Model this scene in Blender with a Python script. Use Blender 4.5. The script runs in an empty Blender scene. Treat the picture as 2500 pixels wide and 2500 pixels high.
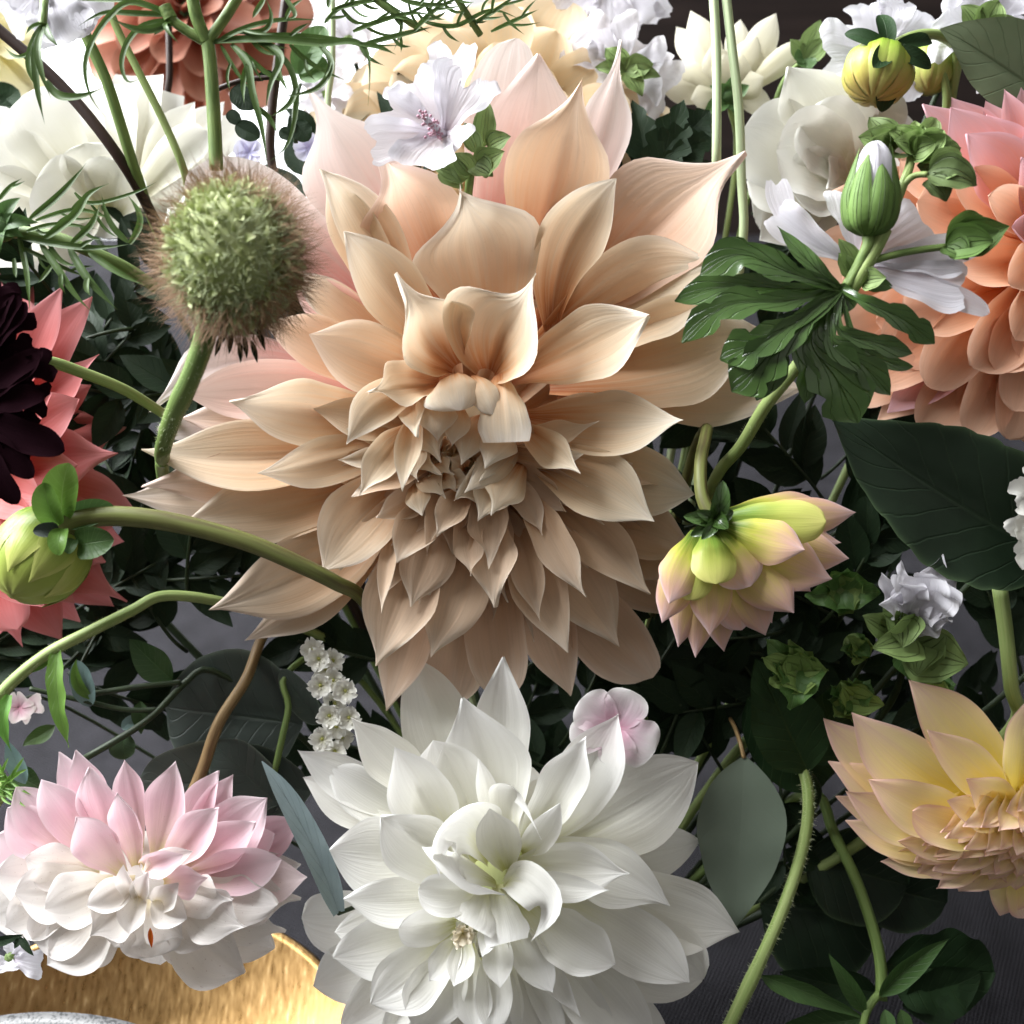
import bpy, math, random
import numpy as np
from mathutils import Matrix, Vector

# ------------------------------------------------------------------ camera, light, exposure
sc = bpy.context.scene
K = 0.36 / 2500.0            # metres per unit at the main flower (the frame is 0.36 m wide there)
D = 0.40 / K                 # distance camera -> main flower in the same unit
PITCH = math.radians(35)     # camera looks down at the arrangement
CAMZ = 0.47                  # camera height above the table
cam_d = bpy.data.cameras.new("camera")
cam = bpy.data.objects.new("camera", cam_d)
sc.collection.objects.link(cam)
cam.location = (0, 0, CAMZ)
cam.rotation_euler = (math.pi / 2 - PITCH, 0, 0)
cam_d.sensor_fit = 'HORIZONTAL'
cam_d.angle = 2 * math.atan(0.18 / 0.40)
cam_d.clip_start = 0.01
cam_d.clip_end = 30
cam_d.dof.use_dof = True
cam_d.dof.focus_distance = 0.40
cam_d.dof.aperture_fstop = 9.0
sc.camera = cam
RC = np.array(Matrix.Rotation(math.pi / 2 - PITCH, 3, 'X'))
LC = np.array([0, 0, CAMZ])

world = bpy.data.worlds.new("World")
sc.world = world
world.use_nodes = True
bg = world.node_tree.nodes["Background"]
bg.inputs[0].default_value = (1.0, 0.97, 0.93, 1)
bg.inputs[1].default_value = 0.13


def to_world(v):
    return (np.asarray(v, float) * K) @ RC.T + LC


def area(name, pos, target, size, power, col):
    d = bpy.data.lights.new(name, 'AREA')
    d.shape = 'RECTANGLE'
    d.size, d.size_y = size
    d.energy = power
    d.color = col
    o = bpy.data.objects.new(name, d)
    sc.collection.objects.link(o)
    p = Vector(to_world(pos))
    o.location = p
    o.rotation_euler = (Vector(to_world(target)) - p).to_track_quat('-Z', 'Y').to_euler()
    return o


# daylight falling through a tall window above and to one side of the bouquet
area("window_daylight", (-8000, 8000, -1300), (-100, 0, -2800), (1.2, 1.3), 158, (0.96, 0.98, 1.0))
area("room_bounce", (1500, 2500, 900), (0, 0, -2800), (1.2, 1.2), 1.3, (1.0, 0.97, 0.92))

sc.view_settings.view_transform = 'Standard'
sc.view_settings.look = 'None'
sc.view_settings.exposure = 0.1
sc.view_settings.gamma = 1.0
sc.cycles.use_denoising = True
sc.cycles.max_bounces = 6
sc.cycles.diffuse_bounces = 4
sc.cycles.glossy_bounces = 2
sc.cycles.adaptive_threshold = .03
sc.cycles.transmission_bounces = 4
sc.cycles.sample_clamp_indirect = 6

rnd = random.Random(7)
nr = np.random.RandomState(11)


# ------------------------------------------------------------------ helpers
REG = {0: (0, 0, 1.0), 1: (0, 0, .4348), 2: (830, 0, .4348), 3: (1660, 0, .4348),
       4: (0, 830, .4348), 5: (830, 830, .4348), 6: (1660, 830, .4348),
       7: (0, 1660, .4348), 8: (830, 1660, .4348), 9: (1660, 1660, .4348),
       11: (0, 0, .2588), 12: (500, 0, .2588), 13: (2000, 0, .2588), 14: (2000, 500, .2588),
       15: (0, 1500, .2588), 16: (950, 900, .2588)}


def A(r, x, y, h=0.0):
    """a place in the arrangement: measured position and height h above the main flower's plane"""
    ox, oy, s = REG[r]
    sx, sy = ox + x * s, oy + y * s
    f = (D - h) / D
    return np.array([(sx - 1250) * f, -(sy - 1250) * f, h - D])


def wid(r, w, h=0.0):
    return w * REG[r][2] * (D - h) / D


def unit(v):
    v = np.asarray(v, float)
    n = np.linalg.norm(v)
    return v / n if n > 1e-9 else v


def rot(v, axis, a):
    axis = unit(axis)
    return v * math.cos(a) + np.cross(axis, v) * math.sin(a) + axis * np.dot(axis, v) * (1 - math.cos(a))


def catmull(pts, n):
    """a smooth curve through pts, evenly paced by distance"""
    P = np.asarray(pts, float)
    if len(P) == 2:
        t = np.linspace(0, 1, n)[:, None]
        return P[0] * (1 - t) + P[1] * t
    c = np.concatenate([[0], np.cumsum(np.sqrt(np.linalg.norm(np.diff(P, axis=0), axis=1) + 1e-6))])
    dk = np.diff(c)[:, None]
    sl = np.diff(P, axis=0) / dk
    m = np.empty_like(P)
    m[1:-1] = (sl[:-1] * dk[1:] + sl[1:] * dk[:-1]) / (dk[1:] + dk[:-1])
    m[0] = 1.5 * sl[0] - .5 * m[1]
    m[-1] = 1.5 * sl[-1] - .5 * m[-2]
    t = np.linspace(0, c[-1], n)
    i = np.clip(np.searchsorted(c, t, side='right') - 1, 0, len(P) - 2)
    h = dk[i]
    u = ((t - c[i])[:, None]) / h
    return (2 * u ** 3 - 3 * u ** 2 + 1) * P[i] + (u ** 3 - 2 * u ** 2 + u) * h * m[i] + (-2 * u ** 3 + 3 * u ** 2) * P[i + 1] + (u ** 3 - u ** 2) * h * m[i + 1]


PROF = {
    'dahlia': ([0, .12, .3, .48, .62, .76, .87, .94, 1], [.26, .42, .74, .96, 1, .76, .38, .15, .01]),
    'acute': ([0, .12, .3, .5, .66, .80, .91, .96, 1], [.3, .48, .78, .98, 1, .76, .36, .16, .01]),
    'round': ([0, .12, .3, .5, .7, .85, .94, .98, 1], [.3, .5, .78, .95, 1, .88, .62, .36, .05]),
    'cusp': ([0, .15, .35, .52, .63, .72, .80, .88, .95, 1], [.3, .5, .8, .97, 1, .83, .46, .20, .08, .01]),
    'spoon': ([0, .12, .3, .48, .62, .77, .88, .95, 1], [.28, .46, .74, .94, 1, .84, .55, .27, .02]),
    'leaf': ([0, .06, .2, .4, .6, .8, .92, 1], [.04, .35, .82, 1, .86, .5, .22, .01]),
    'oval': ([0, .06, .2, .45, .7, .88, .96, 1], [.05, .4, .8, 1, .92, .6, .32, .02]),
    'ribbon': ([0, .1, .3, .6, .85, 1], [.5, .8, 1, .95, .6, .02]),
    'mallow': ([0, .15, .35, .6, .8, .93, 1], [.14, .26, .5, .8, .98, 1, .82]),
    'lobe': ([0, .15, .3, .5, .7, .85, .95, 1], [.22, .38, .55, .8, 1, .85, .5, .05]),
    'wedge': ([0, .3, .6, .85, 1], [.25, .55, .85, 1, .9]),
}


def profile(name, t):
    x, y = PROF[name]
    x = np.array(x)
    y = np.array(y)
    m = np.gradient(y, x)
    i = np.clip(np.searchsorted(x, t, side='right') - 1, 0, len(x) - 2)
    dx = x[i + 1] - x[i]
    u = (t - x[i]) / dx
    return np.clip((2 * u ** 3 - 3 * u ** 2 + 1) * y[i] + (u ** 3 - 2 * u ** 2 + u) * dx * m[i]
                   + (-2 * u ** 3 + 3 * u ** 2) * y[i + 1] + (u ** 3 - u ** 2) * dx * m[i + 1], .005, 1.2)


_faces = {}


def grid_faces(nv, nu):
    key = (nv, nu)
    if key not in _faces:
        F = []
        for i in range(nv - 1):
            for j in range(nu - 1):
                a = i * nu + j
                F.append((a, a + 1, a + nu + 1, a + nu))
        _faces[key] = F
    return _faces[key]


def sheet(pts, W, nrm=(0, 0, 1), arch=0.0, bend=0.0, curl=0.0, phi=(1.0, .6, .3), prof='dahlia', roll=0.0,
          twist=0.0, ruf=0.0, rf=2.5, rib=0.006, ribs=5, crease=0.03, teeth=0, tooth=.12, notch=0.0, wav=0.0,
          side=0.0, lip=0.0, nu=11, nv=18, seed=None):
    """a curved petal or leaf: a spine from base to tip, a width profile, a rolled cross-section"""
    r = np.random.RandomState(nr.randint(1 << 30) if seed is None else seed)
    P = np.asarray(pts, float)
    L = np.linalg.norm(np.diff(P, axis=0), axis=1).sum()
    t = np.linspace(0, 1, nv)
    if teeth == 0:
        t = 1 - (1 - t) ** 1.45
    S = catmull(P, nv) if len(P) > 2 else P[0] + (P[1] - P[0]) * t[:, None]
    d = unit(P[-1] - P[0])
    n0 = np.asarray(nrm, float)
    n0 = n0 - d * np.dot(n0, d)
    if np.linalg.norm(n0) < .05:
        n0 = np.array([0, 1, 0]) - d * d[1]
    n0 = rot(unit(n0), d, roll)
    s0 = np.cross(d, n0)
    off = arch * 4 * t * (1 - t) + curl * (t ** 3 - t) * 1.3
    S = S + n0 * (L * off)[:, None] + s0 * (L * bend * 4 * t * (1 - t))[:, None]
    if wav:
        S = S + n0 * (L * wav * np.sin(t * 9 + r.rand() * 6) * t)[:, None] + s0 * (L * wav * .6 * np.sin(t * 7 + r.rand() * 6) * t)[:, None]
    T = np.gradient(S, axis=0)
    T /= np.linalg.norm(T, axis=1)[:, None] + 1e-9
    N = n0[None] - T * (T @ n0)[:, None]
    N /= np.linalg.norm(N, axis=1)[:, None] + 1e-9
    Sd = np.cross(T, N)
    if twist:
        a = (twist * t ** 2)[:, None]
        N, Sd = N * np.cos(a) + np.cross(T, N) * np.sin(a), Sd * np.cos(a) + np.cross(T, Sd) * np.sin(a)
    w = profile(prof, t) * W * .5
    s = np.linspace(-1, 1, nu)
    ph = np.interp(t, [0, .5, 1], phi)
    ph = np.where(np.abs(ph) < .02, .02, ph)
    s2 = np.clip(s[None] + side, -1.6, 1.6)
    th = s2 * ph[:, None]
    wt = w[:, None] * np.ones((1, nu))
    if teeth:
        saw = ((t * teeth) % 1.0)
        amt = tooth * (1 - 1.0 * np.abs(saw - .35) / .65)
        wt = wt * (1 + (amt[:, None]) * (np.abs(s)[None] ** 3))
    lat = wt * np.sin(th) / ph[:, None]
    nor = wt * (1 - np.cos(th)) / ph[:, None]
    nor = nor - (crease * W) * np.exp(-(s[None] / .16) ** 2) * np.sin(np.pi * np.clip(t * 1.15, 0, 1))[:, None]
    if rib:
        nor = nor + rib * W * np.sin(s[None] * ribs * np.pi + r.rand() * 6 + .8 * np.sin(t[:, None] * 3)) * np.sin(np.pi * t)[:, None] ** .5
    if lip:
        nor = nor - lip * W * (np.clip(np.abs(s)[None] - .55, 0, 1) ** 1.6) * np.clip(t * 1.6, 0, 1)[:, None]
    if ruf:
        p1, p2 = r.rand() * 6, r.rand() * 6
        e = np.abs(s)[None] ** 2
        ph2 = np.where(s[None] > 0, p1, p2)
        f = rf * (.85 + .3 * r.rand())
        nor = nor + ruf * W * e * np.sin(t[:, None] * f * 6.28 + ph2) * np.clip(t * 2.2, 0, 1)[:, None]
        lat = lat + ruf * .5 * W * e * np.sign(s)[None] * np.sin(t[:, None] * f * 7.1 + ph2 + 1)
    V = S[:, None] + Sd[:, None] * lat[..., None] + N[:, None] * nor[..., None]
    if notch:
        k = notch * L * (np.exp(-(s / .28) ** 2))[None] * np.clip((t - .55) / .45, 0, 1)[:, None] ** 2
        k = k + .25 * notch * L * (np.sin(s * 11 + r.rand() * 6) * .5 + np.sin(s * 23 + r.rand() * 6) * .3)[None] * (np.clip((t - .8) / .2, 0, 1)[:, None] ** 2)
        V = V - T[:, None] * k[..., None]
    uv = np.stack(np.broadcast_arrays((s[None] + 1) / 2, t[:, None]), -1).reshape(-1, 2)
    return V.reshape(-1, 3), grid_faces(nv, nu), uv


def tube(pts, r0, r1=None, n=None, k=8, bump=0.0, knots=()):
    r1 = r0 if r1 is None else r1
    P = np.asarray(pts, float)
    n = n or max(8, 6 * len(P))
    S = catmull(P, n)
    T = np.gradient(S, axis=0)
    T /= np.linalg.norm(T, axis=1)[:, None] + 1e-9
    ref = np.array([.3, .2, 1.0])
    N = np.cross(T, ref)
    N /= np.linalg.norm(N, axis=1)[:, None] + 1e-9
    B = np.cross(T, N)
    t = np.linspace(0, 1, n)
    rr = r0 + (r1 - r0) * t
    for kt, ka in knots:
        rr = rr * (1 + ka * np.exp(-((t - kt) / .035) ** 2))
    if bump:
        rr = rr * (1 + bump * (nr.rand(n) - .5))
    a = np.arange(k) / k * 2 * np.pi
    V = S[:, None] + (N[:, None] * np.cos(a)[None, :, None] + B[:, None] * np.sin(a)[None, :, None]) * rr[:, None, None]
    V = V.reshape(-1, 3)
    F = []
    for i in range(n - 1):
        for j in range(k):
            j2 = (j + 1) % k
            F.append((i * k + j, i * k + j2, (i + 1) * k + j2, (i + 1) * k + j))
    F.append(tuple(range(k))[::-1])
    F.append(tuple((n - 1) * k + j for j in range(k)))
    uv = np.stack(np.broadcast_arrays((a / 6.2832)[None], t[:, None]), -1).reshape(-1, 2)
    return V, F, uv


def blob(c, ax, radii, nu=28, nv=18, fn=None, top=1.0):
    """a closed body of revolution-like form around ax (radii: across, across, along)"""
    ax = unit(ax)
    e1 = unit(np.cross(ax, [0.21, .93, .3]))
    e2 = np.cross(ax, e1)
    V, uv = [], []
    for i in range(nv):
        v = i / (nv - 1)
        th = v * math.pi
        for j in range(nu):
            u = j / nu
            a = u * 2 * math.pi
            q = 1.0 if fn is None else fn(u, v)
            V.append(c + (e1 * math.cos(a) * radii[0] + e2 * math.sin(a) * radii[1]) * math.sin(th) * q - ax * math.cos(th) * radii[2] * q)
            uv.append((u, v))
    F = []
    for i in range(nv - 1):
        for j in range(nu):
            j2 = (j + 1) % nu
            F.append((i * nu + j, i * nu + j2, (i + 1) * nu + j2, (i + 1) * nu + j))
    return np.array(V), F, np.array(uv)


class Thing:
    def __init__(self, name, label, cat, origin, group=None):
        self.o = bpy.data.objects.new(name, None)
        sc.collection.objects.link(self.o)
        self.w = to_world(origin)
        self.o.location = self.w
        self.o.empty_display_size = .01
        self.o['label'] = label
        self.o['category'] = cat
        if group:
            self.o['group'] = group

    def add(self, name, geo, mat, parent=None, tint=(1, 1, 1), label=None, kind=None, smooth=True):
        V, F, uv = geo
        me = bpy.data.meshes.new(name)
        W = to_world(V) - self.w
        me.from_pydata(W.tolist(), [], F)
        if uv is not None:
            l = me.uv_layers.new(name="UVMap")
            idx = np.empty(len(me.loops), dtype=np.int32)
            me.loops.foreach_get('vertex_index', idx)
            l.data.foreach_set('uv', np.asarray(uv, dtype=np.float32)[idx].ravel())
        if smooth:
            me.polygons.foreach_set('use_smooth', [True] * len(me.polygons))
        me.materials.append(mat)
        o = bpy.data.objects.new(name, me)
        sc.collection.objects.link(o)
        o.parent = parent or self.o
        o.color = (*tint, 1)
        if label:
            o['label'] = label
        if kind:
            o['kind'] = kind
        return o


def merge(geos):
    Vs, Fs, Us, n = [], [], [], 0
    for V, F, U in geos:
        Vs.append(V)
        Us.append(U)
        Fs += [tuple(i + n for i in f) for f in F]
        n += len(V)
    return np.vstack(Vs), Fs, np.vstack(Us)


# ------------------------------------------------------------------ materials
def nodes_of(name):
    m = bpy.data.materials.new(name)
    m.use_nodes = True
    nt = m.node_tree
    nt.nodes.clear()
    out = nt.nodes.new('ShaderNodeOutputMaterial')
    return m, nt, out


def ramp(nt, stops):
    r = nt.nodes.new('ShaderNodeValToRGB')
    e = r.color_ramp.elements
    while len(e) < len(stops):
        e.new(.5)
    for el, (p, c) in zip(e, stops):
        el.position = p
        el.color = (*c, 1)
    return r


def math_node(nt, op, a, b=None, clamp=False):
    n = nt.nodes.new('ShaderNodeMath')
    n.operation = op
    n.use_clamp = clamp
    for i, x in enumerate((a, b)):
        if x is None:
            continue
        if isinstance(x, (int, float)):
            n.inputs[i].default_value = x
        else:
            nt.links.new(x, n.inputs[i])
    return n.outputs[0]


def mix_col(nt, fac, a, b, mode='MIX'):
    n = nt.nodes.new('ShaderNodeMix')
    n.data_type = 'RGBA'
    n.blend_type = mode
    for i, x in ((0, fac), (6, a), (7, b)):
        if isinstance(x, (int, float)):
            n.inputs[i].default_value = x
        elif isinstance(x, tuple):
            n.inputs[i].default_value = (*x, 1)
        else:
            nt.links.new(x, n.inputs[i])
    return n.outputs[2]


def petal_mat(name, stops, vein=.12, trans=.35, veincol=None, rough=.55, bump=.13, vs=28, spots=.0, sheen=.0, spec=.28):
    m, nt, out = nodes_of(name)
    tc = nt.nodes.new('ShaderNodeUVMap')
    sp = nt.nodes.new('ShaderNodeSeparateXYZ')
    nt.links.new(tc.outputs[0], sp.inputs[0])
    oi = nt.nodes.new('ShaderNodeObjectInfo')
    # long streaks running base to tip
    cx = nt.nodes.new('ShaderNodeCombineXYZ')
    nt.links.new(math_node(nt, 'MULTIPLY', sp.outputs[0], vs), cx.inputs[0])
    nt.links.new(math_node(nt, 'MULTIPLY', sp.outputs[1], 1.6), cx.inputs[1])
    nt.links.new(math_node(nt, 'MULTIPLY', oi.outputs['Random'], 90), cx.inputs[2])
    nz = nt.nodes.new('ShaderNodeTexNoise')
    nz.inputs['Scale'].default_value = 1.0
    nz.inputs['Detail'].default_value = 3
    nt.links.new(cx.outputs[0], nz.inputs['Vector'])
    # broad unevenness of the colour
    cx2 = nt.nodes.new('ShaderNodeCombineXYZ')
    nt.links.new(math_node(nt, 'MULTIPLY', sp.outputs[0], 5), cx2.inputs[0])
    nt.links.new(math_node(nt, 'MULTIPLY', sp.outputs[1], 2.0), cx2.inputs[1])
    nt.links.new(math_node(nt, 'MULTIPLY', oi.outputs['Random'], 55), cx2.inputs[2])
    nb = nt.nodes.new('ShaderNodeTexNoise')
    nb.inputs['Scale'].default_value = 1.0
    nt.links.new(cx2.outputs[0], nb.inputs['Vector'])
    pos = math_node(nt, 'ADD', sp.outputs[1], math_node(nt, 'MULTIPLY', math_node(nt, 'SUBTRACT', nb.outputs[0], .5), .3))
    pos = math_node(nt, 'ADD', pos, math_node(nt, 'MULTIPLY', math_node(nt, 'SUBTRACT', nz.outputs[0], .5), .22), True)
    # the rims are paler, as far along as the tip colour
    edge = math_node(nt, 'POWER', math_node(nt, 'ABSOLUTE', math_node(nt, 'MULTIPLY', math_node(nt, 'SUBTRACT', sp.outputs[0], .5), 2)), 6)
    pos = math_node(nt, 'ADD', pos, math_node(nt, 'MULTIPLY', edge, .22), True)
    rp = ramp(nt, stops)
    nt.links.new(pos, rp.inputs[0])
    vc = veincol or tuple(c * .78 for c in stops[len(stops) // 2][1])
    vf = math_node(nt, 'MULTIPLY', math_node(nt, 'MULTIPLY', math_node(nt, 'SUBTRACT', nz.outputs[0], .45), 4, True), vein)
    col = mix_col(nt, vf, rp.outputs[0], vc)
    col = mix_col(nt, 1.0, col, oi.outputs['Color'], 'MULTIPLY')
    if spots:
        no = nt.nodes.new('ShaderNodeTexNoise')
        no.inputs['Scale'].default_value = 26
        no.inputs['Detail'].default_value = 4
        nt.links.new(tc.outputs[0], no.inputs['Vector'])
        sf = math_node(nt, 'MULTIPLY', math_node(nt, 'MULTIPLY', math_node(nt, 'SUBTRACT', no.outputs[0], .66), 14, True), spots)
        col = mix_col(nt, sf, col, (.28, .14, .09))
    hv = nt.nodes.new('ShaderNodeHueSaturation')
    nt.links.new(col, hv.inputs['Color'])
    nt.links.new(math_node(nt, 'ADD', math_node(nt, 'MULTIPLY', oi.outputs['Random'], .10), .93), hv.inputs['Value'])
    col = hv.outputs[0]
    b = nt.nodes.new('ShaderNodeBsdfPrincipled')
    nt.links.new(col, b.inputs['Base Color'])
    b.inputs['Roughness'].default_value = rough
    b.inputs['Specular IOR Level'].default_value = spec
    b.inputs['Sheen Weight'].default_value = sheen
    bp = nt.nodes.new('ShaderNodeBump')
    bp.inputs['Strength'].default_value = bump
    bp.inputs['Distance'].default_value = .0012
    nt.links.new(nz.outputs[0], bp.inputs['Height'])
    nt.links.new(bp.outputs[0], b.inputs['Normal'])
    tr = nt.nodes.new('ShaderNodeBsdfTranslucent')
    nt.links.new(col, tr.inputs[0])
    mx = nt.nodes.new('ShaderNodeMixShader')
    mx.inputs[0].default_value = trans
    nt.links.new(b.outputs[0], mx.inputs[1])
    nt.links.new(tr.outputs[0], mx.inputs[2])
    nt.links.new(mx.outputs[0], out.inputs[0])
    return m


def leaf_mat(name, c0, c1, veincol, rough=.42, trans=.18, sidev=9.0, vein=.5, spec=.45, bump=.5, edge=None):
    m, nt, out = nodes_of(name)
    tc = nt.nodes.new('ShaderNodeUVMap')
    sp = nt.nodes.new('ShaderNodeSeparateXYZ')
    nt.links.new(tc.outputs[0], sp.inputs[0])
    oi = nt.nodes.new('ShaderNodeObjectInfo')
    g = nt.nodes.new('ShaderNodeTexCoord')
    nz = nt.nodes.new('ShaderNodeTexNoise')
    nz.inputs['Scale'].default_value = 90
    nz.inputs['Detail'].default_value = 5
    nt.links.new(g.outputs['Object'], nz.inputs['Vector'])
    col = mix_col(nt, nz.outputs[0], c0, c1)
    au = math_node(nt, 'ABSOLUTE', math_node(nt, 'MULTIPLY', math_node(nt, 'SUBTRACT', sp.outputs[0], .5), 2))
    mid = math_node(nt, 'SUBTRACT', 1.0, math_node(nt, 'MULTIPLY', au, 22), True)
    # side veins leave the midrib at a slant
    q = math_node(nt, 'SUBTRACT', math_node(nt, 'MULTIPLY', sp.outputs[1], sidev), math_node(nt, 'MULTIPLY', math_node(nt, 'POWER', au, .8), 2.2))
    q = math_node(nt, 'ADD', q, math_node(nt, 'MULTIPLY', nz.outputs[0], .35))
    fr = math_node(nt, 'ABSOLUTE', math_node(nt, 'SUBTRACT', math_node(nt, 'FRACT', q), .5))
    sv = math_node(nt, 'SUBTRACT', 1.0, math_node(nt, 'MULTIPLY', fr, 16), True)
    vn = math_node(nt, 'MAXIMUM', mid, math_node(nt, 'MULTIPLY', sv, .55))
    col = mix_col(nt, math_node(nt, 'MULTIPLY', vn, vein), col, veincol)
    if edge:
        col = mix_col(nt, math_node(nt, 'MULTIPLY', math_node(nt, 'POWER', au, 24), .8), col, edge)
    col = mix_col(nt, 1.0, col, oi.outputs['Color'], 'MULTIPLY')
    hv = nt.nodes.new('ShaderNodeHueSaturation')
    nt.links.new(col, hv.inputs['Color'])
    nt.links.new(math_node(nt, 'ADD', math_node(nt, 'MULTIPLY', oi.outputs['Random'], .35), .8), hv.inputs['Value'])
    b = nt.nodes.new('ShaderNodeBsdfPrincipled')
    nt.links.new(hv.outputs[0], b.inputs['Base Color'])
    b.inputs['Roughness'].default_value = rough
    b.inputs['Specular IOR Level'].default_value = spec
    bp = nt.nodes.new('ShaderNodeBump')
    bp.inputs['Strength'].default_value = bump
    bp.inputs['Distance'].default_value = .0008
    hgt = math_node(nt, 'SUBTRACT', math_node(nt, 'MULTIPLY', nz.outputs[0], .8), math_node(nt, 'MULTIPLY', vn, .9))
    nt.links.new(hgt, bp.inputs['Height'])
    nt.links.new(bp.outputs[0], b.inputs['Normal'])
    tr = nt.nodes.new('ShaderNodeBsdfTranslucent')
    nt.links.new(hv.outputs[0], tr.inputs[0])
    mx = nt.nodes.new('ShaderNodeMixShader')
    mx.inputs[0].default_value = trans
    nt.links.new(b.outputs[0], mx.inputs[1])
    nt.links.new(tr.outputs[0], mx.inputs[2])
    nt.links.new(mx.outputs[0], out.inputs[0])
    return m


def stem_mat(name, c0, c1, rough=.5, streak=14, spec=.3):
    m, nt, out = nodes_of(name)
    tc = nt.nodes.new('ShaderNodeUVMap')
    mp = nt.nodes.new('ShaderNodeMapping')
    mp.inputs['Scale'].default_value = (streak, 5, 1)
    nt.links.new(tc.outputs[0], mp.inputs[0])
    nz = nt.nodes.new('ShaderNodeTexNoise')
    nz.inputs['Scale'].default_value = 1
    nz.inputs['Detail'].default_value = 4
    nt.links.new(mp.outputs[0], nz.inputs['Vector'])
    oi = nt.nodes.new('ShaderNodeObjectInfo')
    rp = ramp(nt, [(.3, c0), (.68, c1)])
    nt.links.new(nz.outputs[0], rp.inputs[0])
    col = mix_col(nt, 1.0, rp.outputs[0], oi.outputs['Color'], 'MULTIPLY')
    b = nt.nodes.new('ShaderNodeBsdfPrincipled')
    nt.links.new(col, b.inputs['Base Color'])
    b.inputs['Roughness'].default_value = rough
    b.inputs['Specular IOR Level'].default_value = spec
    bp = nt.nodes.new('ShaderNodeBump')
    bp.inputs['Strength'].default_value = .4
    bp.inputs['Distance'].default_value = .0006
    nt.links.new(nz.outputs[0], bp.inputs['Height'])
    nt.links.new(bp.outputs[0], b.inputs['Normal'])
    nt.links.new(b.outputs[0], out.inputs[0])
    return m


M = {}
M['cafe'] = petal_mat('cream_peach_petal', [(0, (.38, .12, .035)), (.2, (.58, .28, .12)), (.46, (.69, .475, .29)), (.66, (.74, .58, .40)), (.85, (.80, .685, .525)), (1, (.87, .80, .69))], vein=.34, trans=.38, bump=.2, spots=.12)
M['cafe_low'] = petal_mat('shaded_peach_petal', [(0, (.36, .12, .045)), (.22, (.56, .30, .155)), (.5, (.655, .455, .30)), (.8, (.70, .53, .385)), (1, (.80, .70, .58))], vein=.34, trans=.36, bump=.2, spots=.12)  # shaded copy for the lower petals: their shade is put into the colour
M['cafe_pink'] = petal_mat('blush_petal', [(0, (.60, .22, .19)), (.25, (.68, .36, .32)), (.55, (.76, .58, .53)), (1, (.84, .77, .74))], vein=.3, trans=.42)
M['white'] = petal_mat('white_petal', [(0, (.58, .58, .22)), (.16, (.82, .81, .60)), (.42, (.91, .90, .83)), (1, (.93, .92, .90))], vein=.22, trans=.34, bump=.2, spots=.06, veincol=(.80, .78, .70))
M['ivory'] = petal_mat('ivory_petal', [(0, (.50, .48, .25)), (.25, (.68, .655, .53)), (1, (.76, .75, .70))], vein=.14, trans=.4, veincol=(.70, .67, .58))
M['blush'] = petal_mat('pale_pink_petal', [(0, (.70, .60, .30)), (.22, (.84, .64, .62)), (.6, (.85, .60, .66)), (1, (.87, .72, .76))], vein=.15, trans=.36, spots=.25)
M['blush_white'] = petal_mat('pinkish_white_petal', [(0, (.74, .66, .42)), (.3, (.89, .84, .77)), (1, (.91, .87, .85))], vein=.12, trans=.30, spots=.5, veincol=(.7, .62, .55))
M['coral'] = petal_mat('coral_pink_petal', [(0, (.40, .022, .02)), (.3, (.52, .062, .052)), (.65, (.55, .13, .12)), (1, (.62, .24, .245))], vein=.25, trans=.34, veincol=(.62, .14, .14))
M['peach'] = petal_mat('peach_petal', [(0, (.66, .14, .03)), (.3, (.76, .29, .11)), (.6, (.76, .40, .23)), (1, (.78, .50, .36))], vein=.2, trans=.36)
M['peach_pink'] = petal_mat('peach_pink_petal', [(0, (.72, .16, .05)), (.35, (.77, .29, .17)), (.7, (.78, .38, .35)), (1, (.80, .50, .55))], vein=.2, trans=.36)
M['yellow'] = petal_mat('yellow_peach_petal', [(0, (.84, .70, .10)), (.35, (.95, .79, .20)), (.62, (.95, .79, .38)), (.86, (.94, .71, .48)), (1, (.84, .56, .48))], vein=.12, trans=.42)
M['apricot'] = petal_mat('apricot_petal', [(0, (.50, .32, .13)), (.5, (.60, .46, .27)), (1, (.70, .585, .42))], vein=.3, trans=.45, veincol=(.72, .46, .22))
M['half'] = petal_mat('green_yellow_pink_petal', [(0, (.05, .12, .02)), (.18, (.20, .30, .03)), (.40, (.62, .62, .10)), (.66, (.78, .58, .26)), (.86, (.80, .50, .42)), (1, (.82, .60, .62))], vein=.3, trans=.3, rough=.4)
M['half_green'] = petal_mat('green_yellow_petal', [(0, (.06, .14, .02)), (.3, (.22, .34, .05)), (.6, (.44, .49, .10)), (1, (.58, .56, .18))], vein=.3, trans=.25, rough=.35)
M['salmon'] = petal_mat('salmon_petal', [(0, (.38, .09, .05)), (.5, (.46, .16, .10)), (1, (.54, .27, .19))], vein=.25, trans=.3)
M['mallow'] = petal_mat('mallow_petal', [(0, (.60, .50, .58)), (.3, (.70, .67, .72)), (1, (.76, .75, .79))], vein=.25, trans=.42, veincol=(.60, .57, .64), vs=46, bump=.35)
M['phlox'] = petal_mat('phlox_petal', [(0, (.66, .30, .42)), (.45, (.80, .60, .68)), (1, (.86, .84, .82))], vein=.15, trans=.35)
M['statice'] = petal_mat('papery_petal', [(0, (.62, .60, .35)), (.4, (.76, .74, .64)), (1, (.80, .79, .74))], vein=.35, trans=.35, veincol=(.5, .48, .42))
M['lemon'] = petal_mat('pale_yellow_petal', [(0, (.74, .66, .28)), (1, (.86, .80, .55))], vein=.15, trans=.4)
M['black'] = petal_mat('black_maroon_petal', [(0, (.004, .001, .002)), (1, (.010, .003, .005))], vein=.2, trans=.05, rough=1.0, spec=.02)
M['lilac'] = petal_mat('lilac_petal', [(0, (.60, .58, .80)), (1, (.76, .76, .90))], vein=.15, trans=.4)

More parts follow.
